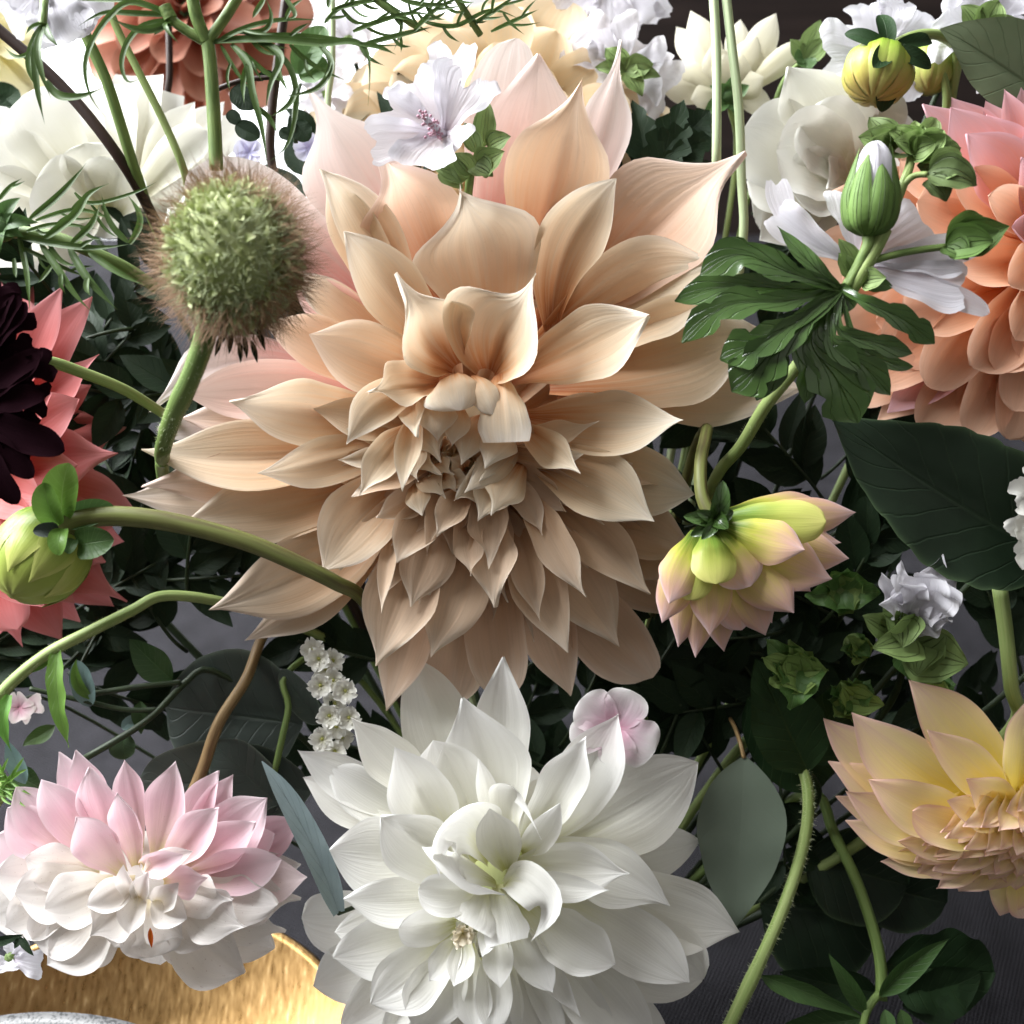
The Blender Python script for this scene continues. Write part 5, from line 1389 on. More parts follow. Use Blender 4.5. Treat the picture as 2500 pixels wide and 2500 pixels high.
# yellow-green nodding bud with dark sepals
t = Thing('dahlia_bud', 'nodding yellow green dahlia bud with dark star of sepals on hooked stem', 'bud', A(13, 640, 450, -190))
cb_ = A(13, 555, 690, -180)
ax_ = unit(np.array([-.25, -.9, .2]))
f_ = (D + 180) / D
t.add('bud_core', blob(cb_, ax_, (84 * f_, 84 * f_, 72 * f_), 36, 20), M['bud'])
bracts(t, cb_, ax_, 86 * f_, 75 * f_, 11, 'bud', 62, t0=.10, t1=.97, tip_in=.12, phi=(.6, .6, .5), tints=[(1, 1, 1), (1.05, .95, .8), (1, .85, .8)])
for x, y, w, h in [(575, 140, 190, -160), (240, 315, 160, -150), (510, 640, 200, -90), (1055, 640, 180, -130), (1060, 390, 150, -200), (590, 1060, 240, -190)]:
    t.add('sepal', sheet([A(13, 650, 470, -130), A(13, x, y, h)], wid(13, w, -150), prof='oval', arch=.14, phi=(.7, .6, .5), nv=12, nu=9), M['leaf_dark'], tint=(1.7, 1.8, 1.5))
t.add('stem', tube([A(13, 640, 480, -140), A(13, 760, 400, -150), A(13, 930, 330, -180), A(13, 1150, 340, -210), A(13, 1300, 480, -260), A(13, 1250, 900, -330), A(0, 2250, 700, -500), GATHER], 14, 12, n=60), M['stem_light'])

# second nodding bud behind it
t = Thing('dahlia_bud', 'pale green nodding bud tucked behind the yellow green bud', 'bud', A(13, 1050, 500, -330))
t.add('bud_core', blob(A(13, 1040, 640, -330), (-.1, -1, .2), (62, 62, 75)), M['bud'])
bracts(t, A(13, 1040, 640, -330), (-.1, -1, .2), 64, 77, 9, 'bud', 50, t0=.08, t1=.95, tip_in=.15, phi=(.6, .6, .5))
t.add('stem', tube([A(13, 1060, 480, -320), A(13, 1120, 600, -280), A(13, 1200, 850, -300), A(13, 1200, 1080, -330), A(0, 2290, 600, -480), GATHER], 12, 12, n=40), M['stem_light'])


# ------------------------------------------------------------------ mallows
def mallow_petals(t, c, tips, W, notch=.16, nrm=(0, 0, 1), arch=.06, phi=(1.2, .5, .1), ruf=.04, mat='mallow'):
    for (r, x, y, h, *o) in tips:
        T = A(r, x, y, h)
        o = o[0] if o else {}
        kw = dict(prof='mallow', notch=notch, nrm=nrm, arch=arch, phi=phi, ruf=ruf, nv=20, nu=19, rib=.008, ribs=6, crease=0)
        kw.update({k: v for k, v in o.items() if k not in ('w',)})
        t.add('petal', sheet([c, T], o.get('w', W), **kw), M[mat])


def calyx_leaves(t, base, specs, mat='leaf_calyx', name='sepal', prof='leaf'):
    for (r, x, y, h, w, *o) in specs:
        kw = dict(prof=prof, arch=.12, phi=(.9, .8, .6), nv=14, nu=9, ruf=.03)
        if o:
            kw.update(o[0])
        m = kw.pop('m', mat)
        b = kw.pop('b', None)
        B = base if b is None else A(r, *b)
        t.add(name, sheet([B, A(r, x, y, h)], wid(r, w, h), **kw), M[m])


t = Thing('mallow_flower', 'open white mallow bloom with pink stamens resting on the big dahlia', 'flower', A(2, 740, 980, 60))
cm = A(2, 590, 760, 60)
mallow_petals(t, cm, [
    (2, 740, 400, 110, dict(w=175, roll=-.15, notch=.26)), (2, 380, 420, 60, dict(w=150)), (2, 640, 240, 0, dict(w=120)), (2, 240, 590, 90, dict(w=120)),
    (2, 160, 800, 130, dict(w=120, notch=.1)), (2, 450, 950, 150, dict(w=170, roll=.3, notch=.08, phi=(1.2, .8, .5))), (2, 700, 800, 140, dict(w=90, notch=.05))], 150)
t.add('stamen_column', tube([cm, A(2, 540, 720, 110), A(2, 480, 670, 150)], 9, 7, n=10), M['mallow'])
anth = []
for i in range(60):
    u = rnd.random()
    p = A(2, 560 - 105 * u, 760 - 110 * u, 95 + 65 * u) + nr.normal(size=3) * 9
    anth.append(blob(p, (0, 0, 1), (4.2, 4.2, 4.2), 6, 5))
t.add('anthers', merge(anth), M['anther'], kind='stuff')
bs = A(2, 740, 900, 40)
calyx_leaves(t, bs, [(2, 830, 560, 90, 150, dict(b=(800, 830, 60))), (2, 960, 765, 110, 150, dict(b=(830, 830, 70))), (2, 700, 690, 80, 120, dict(b=(770, 860, 70))),
                     (2, 925, 850, 120, 190, dict(b=(790, 950, 70), arch=.2)), (2, 860, 990, 110, 160, dict(b=(760, 930, 80), arch=.2)), (2, 520, 930, 60, 150, dict(b=(720, 1000, 50))),
                     (2, 640, 860, 70, 150, dict(b=(740, 980, 60))), (2, 690, 1060, 60, 120, dict(b=(560, 960, 50)))], mat='leaf_calyx')
t.add('stem', tube([bs, A(2, 730, 1000, 30), A(2, 720, 1110, 0), A(0, 1150, 560, -200), A(0, 1200, 900, -420), GATHER], 11, 9, n=40), M['stem_green'])

# mallow sprig with bud, spent petals and lobed leaf in front of the peach dahlia
t = Thing('mallow_sprig', 'mallow sprig with fat white tipped bud, ragged white petals and glossy lobed leaf', 'flower', A(3, 1000, 1560, 150))
node = A(3, 1000, 1560, 190)
cm = A(3, 990, 1480, 150)
mallow_petals(t, cm, [
    (3, 530, 1190, 170, dict(w=95, notch=.05, bend=-.06)), (3, 540, 1010, 150, dict(w=60, notch=.05, bend=-.20)),
    (3, 905, 1060, 120, dict(w=95, notch=.05)), (3, 1370, 1230, 140, dict(w=130, notch=.04)), (3, 720, 1330, 160, dict(w=45, notch=.05)),
    (3, 1570, 1440, 200, dict(w=110, notch=.05, phi=(1.3, 1.0, .6))), (3, 1735, 1760, 210, dict(w=60, notch=.02, phi=(1.0, .8, .6), prof='round')),
    (3, 1700, 1430, 170, dict(w=50, notch=.02, prof='acute')), (3, 1600, 1620, 215, dict(w=120, notch=.05, bend=.05))], 100)
bc = A(3, 1075, 1100, 220)
bax = unit(np.array([.05, 1, .15]))
t.add('bud_petals', blob(bc + bax * 20, bax, (46, 46, 96), 24, 16, fn=lambda u, v: 1 + .05 * math.sin(u * 6.28 * 5 + v * 3)), M['mallow'])
for k in range(7):
    a = k / 7 * 6.28 + .3
    e = np.cross(bax, [math.cos(a), 0.05, math.sin(a)])
    e = unit(e)
    q = [bc - bax * 92, bc - bax * 70 + e * 52, bc - bax * 10 + e * 66, bc + bax * 45 + e * 54, bc + bax * (70 + 18 * (k % 3)) + e * 34]
    t.add('sepal', sheet(q, 66, nrm=-e, prof='oval', phi=(.8, .8, .8), nv=16, nu=9, ruf=.02), M['leaf_calyx'], tint=(.72, .85, .62))
t.add('stem', tube([bc - bax * 88, A(3, 1060, 1360, 210), A(3, 1010, 1480, 200), A(3, 940, 1610, 190)], 14, 15, n=20), M['stem_green'])
pts = [A(3, 1150, 1290, 205), A(3, 1080, 1430, 205), A(3, 980, 1600, 190), A(3, 900, 1720, 160), A(6, 640, 170, 120), A(6, 480, 370, 40), A(6, 340, 600, -60), A(6, 220, 740, -150), A(0, 1700, 1300, -350), GATHER]
t.add('stem', tube(pts, 17, 14, n=60), M['stem_light'])
t.add('stem_down', hairs(pts[:7], 16, 7, 300, .4, 9), M['fuzz'], kind='stuff', smooth=False)
# side bud
sb = A(3, 1490, 1385, 230)
t.add('stem', tube([A(3, 1060, 1470, 200), A(3, 1250, 1420, 215), sb], 9, 8, n=18), M['stem_green'])
for x, y, w, h, ar, tn in [(1850, 1270, 300, 240, -.06, 1), (1700, 1210, 260, 210, .10, .8), (1760, 1350, 260, 275, .16, 1), (1620, 1460, 200, 260, .2, .9), (1800, 1300, 230, 265, .1, .75)]:
    t.add('sepal', sheet([sb, A(3, x, y, h)], wid(3, w * .95, 230), prof='leaf', arch=ar, phi=(1.1, 1.1, .9), nv=16, nu=9, ruf=.02), M['leaf_calyx'], tint=(.62 * tn, .75 * tn, .55 * tn))
# bud cluster above
cl = A(3, 1240, 1060, 190)
t.add('stem', tube([A(3, 1150, 1290, 205), A(3, 1240, 1070, 190), A(3, 1290, 930, 180), A(3, 1300, 850, 170)], 13, 10, n=20), M['stem_light'])
t.add('stem', tube([A(3, 1250, 1050, 190), A(3, 1310, 990, 200), A(3, 1390, 980, 215)], 8, 7, n=12), M['stem_light'])
for (bx, by, bh, x, y, h, w, ar, dk) in [
    (1390, 970, 210, 1670, 1040, 240, 260, .22, .55), (1400, 960, 210, 1600, 900, 220, 230, .25, .85), (1390, 1010, 215, 1500, 1130, 230, 210, .2, .45), (1330, 930, 190, 1600, 960, 190, 260, -.1, .5),
    (1310, 880, 170, 1530, 790, 190, 220, .25, 1.1), (1320, 880, 180, 1480, 730, 190, 200, .22, 1.2), (1310, 860, 175, 1440, 800, 210, 200, .3, 1.2), (1330, 890, 175, 1580, 830, 160, 190, .1, .6),
    (1300, 850, 160, 1250, 700, 180, 200, .25, 1.2), (1300, 850, 160, 1160, 720, 180, 200, .25, 1.25), (1290, 840, 165, 1200, 790, 200, 200, .3, 1.1), (1300, 850, 160, 1320, 680, 160, 160, .2, 1.1),
    (1200, 850, 150, 1000, 770, 170, 260, .2, .8), (1180, 870, 150, 1060, 660, 150, 230, .2, .75), (1200, 860, 150, 1180, 890, 190, 230, .25, .6), (1150, 860, 150, 1020, 840, 180, 230, .22, .8),
    (1330, 830, 160, 1440, 660, 150, 170, .15, .9)]:
    t.add('bud_sepal', sheet([A(3, bx, by, bh), A(3, x, y, h)], wid(3, w * .9, 190), prof='leaf', arch=ar, phi=(1.1, 1.0, .8), nv=14, nu=9, ruf=.03), M['leaf_calyx'], tint=(dk, dk, dk))
# sepals at the open flower's back
calyx_leaves(t, node, [(3, 890, 1340, 200, 130, dict(b=(980, 1520, 170))), (3, 890, 1420, 190, 120, dict(b=(960, 1560, 180))), (3, 1160, 1560, 230, 150, dict(b=(1020, 1580, 190))), (3, 1200, 1615, 190, 110, dict(b=(1010, 1590, 180), m='leaf_mid'))])
# the lobed leaf
lf = t.add('leaf', sheet([A(3, 925, 1590, 205), A(3, 880, 1760, 200)], wid(3, 190, 200), prof='oval', nv=8, nu=7), M['leaf_mallow'])
lc = A(3, 905, 1620, 210)
for (r, x, y, h, w, md, o) in [
    (3, 545, 1270, 200, 200, [(760, 1500, 235)], dict(bend=0, twist=.4)),
    (3, 115, 1545, 210, 240, [(620, 1530, 250), (330, 1430, 240)], dict(teeth=3, tooth=.5)),
    (3, -30, 1690, 170, 200, [(620, 1620, 225), (250, 1610, 200)], dict(teeth=3, tooth=.6)),
    (3, 10, 1925, 190, 190, [(600, 1690, 235), (260, 1720, 220)], dict(teeth=4, tooth=.7)),
    (6, 225, 110, 215, 250, [(500, -10, 250), (380, 40, 235)], dict(teeth=3, tooth=.6)),
    (6, 290, 290, 200, 330, [(560, 20, 245), (420, 170, 225)], dict(teeth=4, tooth=.5)),
    (6, 430, 340, 190, 200, [(580, 50, 240), (500, 200, 215)], dict(teeth=2, tooth=.5)),
    (6, 700, 355, 190, 170, [(680, 40, 225), (720, 200, 215)], dict(teeth=3, tooth=.4)),
    (6, 1000, 465, 180, 400, [(740, 0, 220), (880, 220, 210)], dict(teeth=4, tooth=.5)),
    (6, 1180, 310, 190, 200, [(850, 0, 230), (1040, 150, 215)], dict(teeth=3, tooth=.5)),
    (3, 1430, 1930, 200, 190, [(1030, 1690, 250), (1250, 1790, 240)], dict(teeth=4, tooth=.35, twist=.3)),
    (6, 1305, 75, 190, 150, [(900, -60, 230), (1120, 20, 215)], dict(teeth=3, tooth=.4)),
    (6, 1310, 150, 180, 110, [(1000, 20, 220), (1190, 130, 200)], dict(teeth=2, tooth=.3)),
]:
    pts = [lc] + [A(r, *m) for m in md] + [A(r, x, y, h)]
    t.add('leaf_lobe', sheet(pts, wid(r, w * .56, 210), prof='lobe', phi=(.9, .45, .2), nv=44, nu=9, ruf=.03, crease=.06, **{k: (v * 1.5 if k == 'tooth' else v) for k, v in o.items()}), M['leaf_mallow'], parent=lf)

# spent mallow with crumpled white petals in a papery green calyx
t = Thing('mallow_flower', 'crumpled fading white mallow in a papery green calyx under the dark leaf', 'flower', A(6, 1280, 1650, -60))
cm = A(6, 1250, 1600, -40)
mallow_petals(t, cm, [
    (6, 1130, 1310, 0, dict(w=55, prof='acute', ruf=.14)), (6, 1240, 1240, 20, dict(w=70, prof='cusp', ruf=.14)), (6, 1480, 1205, 20, dict(w=75, prof='acute', ruf=.10)),
    (6, 1590, 1285, 0, dict(w=70, prof='cusp', ruf=.12)), (6, 1530, 1450, 30, dict(w=100, prof='cusp', ruf=.12)), (6, 1530, 1570, 30, dict(w=80, prof='cusp', ruf=.14)),
    (6, 1310, 1700, 40, dict(w=50, prof='cusp', ruf=.12)), (6, 1350, 1330, 50, dict(w=150, ruf=.10)), (6, 1420, 1400, 55, dict(w=150, ruf=.10)), (6, 1250, 1400, 45, dict(w=120, ruf=.12)), (6, 1480, 1350, 30, dict(w=130, ruf=.12))],
    100, notch=.03, phi=(1.4, 1.0, .5))
calyx_leaves(t, cm, [(6, 1025, 1550, 20, 260, dict(b=(1250, 1660, -40))), (6, 1150, 1480, 10, 220, dict(b=(1200, 1680, -40))), (6, 1080, 1730, 40, 300, dict(b=(1300, 1640, -30), arch=.25)),
                     (6, 1250, 1730, 50, 260, dict(b=(1220, 1560, -10), arch=.2)), (6, 1500, 1640, 0, 330, dict(b=(1290, 1720, -60))), (6, 1620, 1820, 0, 380, dict(b=(1250, 1720, -70))),
                     (6, 1330, 1880, 10, 330, dict(b=(1300, 1650, -70))), (6, 1470, 1930, -30, 330, dict(b=(1250, 1700, -90), m='leaf_mid'))])
t.add('stem', tube([cm, A(6, 1260, 1760, -110), A(0, 2150, 1750, -320), GATHER], 10, 10, n=24), M['stem_dim'])

# papery green calyces hanging near the half open dahlia
for lab, cx, cy, h, spec in [
    ('cluster of papery green mallow calyces below the half open dahlia', 640, 1850, -60,
     [(480, 1680, 260), (460, 1780, 260), (500, 1930, 300), (620, 2080, 300), (760, 1960, 300), (830, 1850, 300), (700, 1760, 330), (620, 1680, 220)]),
    ('small pale green mallow bud between two papery calyces', 990, 1720, -80,
     [(900, 1740, 150), (940, 1660, 150), (1060, 1680, 170), (1070, 1790, 150), (980, 1830, 170)]),
    ('rounded green mallow calyx tucked behind the half open dahlia', 900, 1400, -170,
     [(700, 1440, 280), (1030, 1350, 300), (900, 1500, 300), (1130, 1420, 260), (820, 1330, 260)]),
    ('green mallow calyx beside the yellow dahlia with folded papery lobes', 950, 2000, -140,
     [(830, 2020, 260), (900, 1930, 240), (1080, 1960, 280), (1000, 2120, 280), (860, 2110, 260), (1150, 2050, 220)]),
    ('green mallow calyx hanging over the yellow dahlia', 1400, 1980, -120,
     [(1290, 1930, 240), (1420, 1880, 240), (1540, 1960, 260), (1450, 2090, 280), (1360, 2060, 240)])]:
    t = Thing('mallow_calyx', lab, 'calyx', A(6, cx, cy, h - 60))
    for i, (x, y, w) in enumerate(spec):
        b = A(6, cx + (cx - x) * .35, cy + (cy - y) * .35, h - 40)
        t.add('sepal', sheet([b, A(6, x, y, h + 25 * (i % 2))], wid(6, w, h), prof='leaf', arch=.22, phi=(1.1, 1.0, .8), nv=14, nu=11, ruf=.08, rf=3, crease=.08), M['leaf_calyx' if i % 3 else 'leaf_mid'], tint=(1.25, 1.3, 1.1))
    t.add('seed_pod', blob(A(6, cx, cy, h - 25), (.2, .5, 1), (34, 34, 26)), M['leaf_calyx'])
    t.add('stem', tube([A(6, cx, cy, h - 40), A(6, cx + 40, cy + 90, h - 200), GATHER + nr.uniform(-50, 50, 3)], 7, 8, n=20), M['stem_dim'])

# ------------------------------------------------------------------ small flowers
t = Thing('phlox_flower', 'pink and white phlox floret with rounded lobes behind the white dahlia', 'flower', A(8, 1560, 330, -60))
c = A(8, 1545, 270, 25)
for x, y, w in [(1350, 110, 300), (1640, 60, 300), (1770, 400, 330), (1560, 480, 260), (1290, 330, 240)]:
    t.add('petal', sheet([c, A(8, x, y, 40)], wid(8, w * .85, 30), prof='round', arch=.05, phi=(.3, .25, -.15), nv=14, nu=11, ruf=.02), M['phlox'])
t.add('stem', tube([c, A(8, 1550, 330, -120), A(0, 1500, 1900, -330), GATHER], 6, 6, n=18), M['stem_dim'])

st = [(1800, 30, 60), (1870, 0, 70), (1830, -60, 80), (1880, 130, 60), (1850, 200, 70), (1810, 330, 70), (1890, 260, 60), (1920, 320, 70), (1940, 60, 60), (1790, -120, 70), (1760, -170, 60), (1870, -110, 60), (1960, 210, 60), (1880, 400, 50)]
t = Thing('statice_spray', 'spray of tiny papery white florets hanging beside the white dahlia', 'flower', A(7, 1880, 80, -110))
for i, (x, y, w) in enumerate(st):
    h = -80 - 12 * (i % 4)
    c = A(7, x, y, h)
    hub = t.add('floret', blob(c, (0, 0, 1), (6, 6, 6), 8, 6), M['bud'])
    for k in range(5):
        a = k / 5 * 6.28 + i
        t.add('petal', sheet([c, c + np.array([math.cos(a) * 30, math.sin(a) * 30, 14])], 34, prof='wedge', ruf=.12, phi=(1, .7, .2), nv=8, nu=7, notch=.12), M['statice'], parent=hub)
t.add('stem', tube([A(7, 1800, -160, -110), A(7, 1850, 60, -115), A(7, 1880, 400, -115), A(0, 860, 1900, -300), GATHER], 5, 6, n=24), M['stem_dim'])

# frilled white flower edge beside the dark leaf
t = Thing('carnation_flower', 'frilly white bloom with toothed petal edge beside the dark broad leaf', 'flower', A(6, 2160, 1000, 40))
c = A(6, 2180, 1000, 60)
for i in range(30):
    a = i * 2.399
    L = 60 + 105 * math.sqrt((i + 4) / 34)
    e = np.array([math.cos(a), math.sin(a) * 1.25, .1])
    t.add('petal', sheet([c + e * 8, c + e * L + np.array([0, 0, 30 - 20 * (i / 30)])], 110, prof='mallow', teeth=0, ruf=.08, notch=.13, phi=(.8, .4, 0), nv=16, nu=23), M['ivory'])
gather_stem(t, A(6, 2180, 1000, 30), 9)

# ------------------------------------------------------------------ blooms behind
def back_bloom(label, c, axis, R, rows, mats, seed, cat='flower', name='dahlia_flower', stem=9, **kw):
    t = Thing(name, label, cat, c)
    dahlia(t, c, axis, R, rows, mats, seed=seed, **kw)
    t.add('receptacle', blob(c - unit(axis) * R * .3, axis, (R * .22, R * .22, R * .14), 20, 12), M['leaf_mid'])
    gather_stem(t, c - unit(axis) * R * .4, stem, dirn=-unit(np.asarray(axis, float)))
    return t


back_bloom('apricot yellow dahlia directly behind the upper petals of the big dahlia', A(0, 1225, 340, -400), (0, .15, 1), 500, [6, 9, 12, 14, 16], ['apricot'], 21, prof='round', phi=(1.2, .8, .5), W=.5, ruf=.05)
back_bloom('salmon coral dahlia hanging behind the feathery leaves against bright window', A(0, 450, 10, -950), (.1, -.1, 1), 345, [5, 8, 11, 13, 14], ['salmon'], 22, prof='round', phi=(1.3, .9, .6), W=.5)

t = Thing('dahlia_flower', 'ivory white dahlia with broad petals crossed by thin stems near window', 'flower', A(0, 230, 420, -420))
RG = {1: (-360, -280, .06, 20), 2: (-380, -320, .06, 30), 3: (-410, -380, .05, 30), 4: (-450, -440, .04, 30), 5: (-480, -480, .03, 30)}
rows = [
    (11, 220, 890, 760, 2, dict(b=(900, 1900), prof='round', phi=(1.1, .7, .3))), (11, -120, 1270, 620, 2, dict(b=(800, 1950), prof='acute')), (11, -150, 1080, 500, 4, dict(b=(800, 1900), prof='round')),
    (11, 620, 960, 620, 3, dict(b=(1000, 1900), prof='round')), (11, 1000, 800, 620, 4, dict(b=(1150, 1900), prof='round')), (11, 1330, 720, 560, 5, dict(b=(1250, 1850), prof='wedge')),
    (11, 1560, 860, 430, 5, dict(b=(1300, 1850), prof='wedge')), (11, 1840, 960, 400, 3, dict(b=(1350, 1850), prof='acute')), (11, 1950, 1230, 430, 2, dict(b=(1300, 1900), prof='round', phi=(1.3, 1, .6))),
    (11, 2120, 960, 380, 4, dict(b=(1400, 1850), prof='acute')), (11, 2330, 1150, 430, 5, dict(b=(1450, 1850), prof='round')), (11, 1180, 1540, 660, 1, dict(b=(1100, 1980), prof='round', phi=(.8, .6, .4), arch=.1)),
    (11, 330, 1720, 700, 1, dict(b=(900, 2000), prof='round', arch=.1)), (11, -150, 1750, 600, 2, dict(b=(800, 2050), prof='round')), (11, 500, 2200, 660, 3, dict(b=(950, 1950), prof='round')),
    (11, -60, 2250, 600, 4, dict(b=(900, 1950), prof='round')), (11, 1000, 2250, 600, 3, dict(b=(1050, 1950), prof='round')), (11, 1500, 2200, 560, 4, dict(b=(1150, 1950), prof='round')),
    (11, 1750, 1700, 500, 3, dict(b=(1250, 1900), prof='round')), (11, 300, 2550, 560, 5, dict(b=(900, 2000), prof='round')), (11, -150, 2500, 560, 5, dict(b=(800, 2000), prof='round')),
    (11, 800, 1350, 560, 1, dict(b=(1000, 1900), prof='round'))]
lay(t, (250, 480), rows, 'ivory', RG, nv=14)
t.add('receptacle', blob(A(0, 265, 495, -450), (0, .3, 1), (80, 80, 50), 20, 12), M['leaf_mid'])
gather_stem(t, A(0, 265, 505, -480), 10)

# cream star-like dahlia seen from the back
t = Thing('dahlia_flower', 'cream dahlia seen from behind, greenish at its base, before dark cabinet', 'flower', A(3, 270, 560, -520))
for x, y, w, h in [(60, 60, 190, -480), (180, 250, 190, -440), (340, 110, 150, -560), (540, 75, 180, -500), (430, 200, 190, -460), (740, 220, 150, -480), (0, 360, 170, -460), (-110, 500, 160, -470), (60, 560, 170, -440), (610, 270, 160, -540), (520, 590, 160, -470), (470, 430, 170, -430), (250, 300, 190, -420), (-60, 400, 150, -520), (350, 300, 170, -430), (-20, 150, 180, -560)]:
    t.add('petal', sheet([A(3, 270 + (x - 270) * .12, 540, -460), A(3, x, y, h)], wid(3, w, h), prof='acute', phi=(-.9, -.6, -.3), arch=.10, nv=14, nu=9), M['ivory'], tint=(1.0, .97, .86))
calyx_leaves(t, A(3, 270, 560, -450), [(3, 130, 640, -440, 110), (3, 290, 430, -415, 110), (3, 390, 480, -420, 110), (3, 170, 480, -420, 110), (3, 350, 650, -440, 100)], mat='leaf_mid')
t.add('calyx', blob(A(3, 270, 555, -455), (0, -1, .3), (34, 34, 24), 16, 10), M['leaf_mid'])
t.add('stem', tube([A(3, 270, 560, -460), A(3, 290, 640, -470), A(3, 320, 800, -520), GATHER], 9, 9, n=20), M['stem_light'])

# white bloom with large folded petals behind the mallow sprig
t = Thing('rose_flower', 'loose creamy white bloom with large folded petals behind the mallow bud', 'flower', A(3, 800, 900, -330))
RG = {1: (-300, -180, .06, 20), 2: (-320, -230, .05, 20), 3: (-340, -290, .05, 20), 4: (-360, -340, .04, 20)}
rows = [(3, 610, 370, 480, 2, dict(b=(900, 980), prof='acute', phi=(1.3, .9, .5))), (3, 360, 720, 560, 2, dict(b=(880, 1020), prof='round', phi=(1.0, .7, .2))), (3, 800, 430, 520, 3, dict(b=(930, 980), prof='round')),
        (3, 1010, 480, 520, 3, dict(b=(960, 980), prof='round')), (3, 1230, 600, 480, 3, dict(b=(980, 980), prof='round')), (3, 380, 1000, 480, 3, dict(b=(850, 1040), prof='round')),
        (3, 540, 850, 560, 1, dict(b=(930, 1000), prof='round', arch=.14, phi=(1, .8, .5))), (3, 700, 650, 480, 1, dict(b=(960, 980), prof='round', arch=.1)), (3, 420, 1230, 430, 4, dict(b=(850, 1060), prof='round')),
        (3, 620, 1060, 430, 1, dict(b=(930, 1030), prof='round', arch=.12)), (3, 640, 1320, 330, 4, dict(b=(850, 1060), prof='acute')), (3, 450, 1350, 330, 4, dict(b=(820, 1060), prof='acute')),
        (3, 1150, 800, 430, 2, dict(b=(980, 1000), prof='round')), (3, 830, 1060, 330, 1, dict(b=(930, 1020), prof='cusp'))]
lay(t, (2050, 440), rows, 'ivory', RG, nv=14)
t.add('receptacle', blob(A(3, 930, 1010, -350), (0, .2, 1), (60, 60, 40), 16, 10), M['leaf_mid'])
gather_stem(t, A(3, 930, 1010, -380), 10)


def back_mallow(label, c, tips, W, sep, r=3, h=-420, name='cosmos_flower', notch=.13, stem=True):
    t = Thing(name, label, 'flower', A(r, *c, h))
    cc = A(r, *c, h)
    mallow_petals(t, cc, [(r, x, y, h + (30 if i % 2 else 0), dict(w=W * s)) for i, (x, y, s) in enumerate(tips)], W, notch=notch)
    calyx_leaves(t, cc, [(r, x, y, h + 50, w, dict(b=(c[0], c[1], h + 40))) for (x, y, w) in sep], mat='leaf_calyx')
    t.add('calyx', blob(cc, (0, 0, 1), (16, 16, 12), 12, 8), M['leaf_calyx'])
    if stem:
        gather_stem(t, cc + np.array([0, 0, -10]), 8)
    return t


back_mallow('ragged white mallow bloom around the nodding yellow green bud', (1110, 330), [(960, 110, 1), (1120, 20, 1), (1300, 20, 1), (800, 330, 1.1), (880, 560, .9), (1030, 650, .8), (1210, 600, .9)], 190, [(1150, 200, 90)], h=-330)
back_mallow('white mallow with green star calyx beside matt leaf', (1680, 190), [(1440, 120, 1.1), (1560, 0, 1), (1900, 30, 1.2), (1880, 330, 1.2), (1760, -80, 1.1)], 230, [(1580, 30, 170), (1790, 0, 190), (1930, 150, 160), (1780, 310, 170), (1640, 230, 110), (1830, 260, 140)], h=-260)
back_mallow('white cosmos with toothed petals hanging against dark cabinet', (1500, -120), [(1230, 20, 1), (1260, 90, .9), (1400, 180, 1), (1530, 160, 1), (1720, 170, 1), (1800, 40, 1), (1880, 0, .9)], 150, [(1520, -20, 80)], r=2, h=-560, stem=False)
back_mallow('small white mallow with green calyx leaves in front of dark cabinet', (1600, 400), [(1320, 200, 1), (1480, 130, 1), (1700, 220, 1.1), (1820, 400, 1), (1860, 540, 1), (1420, 420, 1)], 190, [(1490, 270, 150), (1640, 330, 140), (1760, 360, 150), (1800, 430, 110), (1430, 380, 110), (1700, 540, 130)], r=2, h=-430)
back_mallow('white cosmos with drooping rounded petals above ivory dahlia', (480, -150), [(20, 170, 1.2), (200, 120, 1.1), (330, 190, 1.1), (550, 220, 1.2), (640, 400, 1.2), (860, 250, 1.4), (980, 60, 1.2), (700, 330, 1.1)], 120, [(600, -100, 90)], r=11, h=60, notch=.05, stem=False)
back_bloom('pale yellow bloom peeping out beside the dark brown stem', A(0, -40, 90, -600), (.3, 0, 1), 170, [5, 7, 9], ['lemon'], 31, prof='round', W=.6, name='rose_flower')
back_mallow('white cosmos floret in shade behind feathery leaves', (1350, 380), [(1250, 60, 1), (1480, 250, 1), (1560, 420, 1), (1330, 600, 1), (1150, 420, 1)], 110, [(1400, 340, 70)], r=12, h=-620)
back_mallow('white cosmos in shade below the feathery leaves, half hidden by big dahlia', (1150, 900), [(1080, 700, 1.1), (1350, 760, 1), (1330, 1050, 1), (1050, 1080, 1), (950, 900, 1)], 120, [(1100, 860, 70)], r=12, h=-560)
for lab, x, y, h in [('small lilac floret between seed head and green stem', 420, 1440, -350), ('small lilac floret peeping out beside the blush petal', 980, 1400, -380)]:
    t = Thing('lilac_floret', lab, 'flower', A(12, x, y, h))
    for k in range(5):
        a = k / 5 * 6.28 + .3
        c = A(12, x, y, h)
        t.add('petal', sheet([c, c + np.array([math.cos(a) * 42, math.sin(a) * 42, 12])], 46, prof='round', nv=9, nu=7), M['lilac'])
    gather_stem(t, A(12, x, y, h - 10), 5)
t = Thing('phlox_flower', 'dusty pink phlox floret under the pale stem near table', 'flower', A(15, 180, 900, -260))
c = A(15, 180, 880, -250)
for x, y in [(60, 800), (300, 960), (400, 830), (200, 1010), (60, 950), (250, 780)]:
    t.add('petal', sheet([c, A(15, x, y, -240)], 55, prof='mallow', phi=(.5, .3, -.1), nv=10, nu=9, notch=.08), M['phlox'], tint=(.85, .78, .76))
gather_stem(t, c, 5)

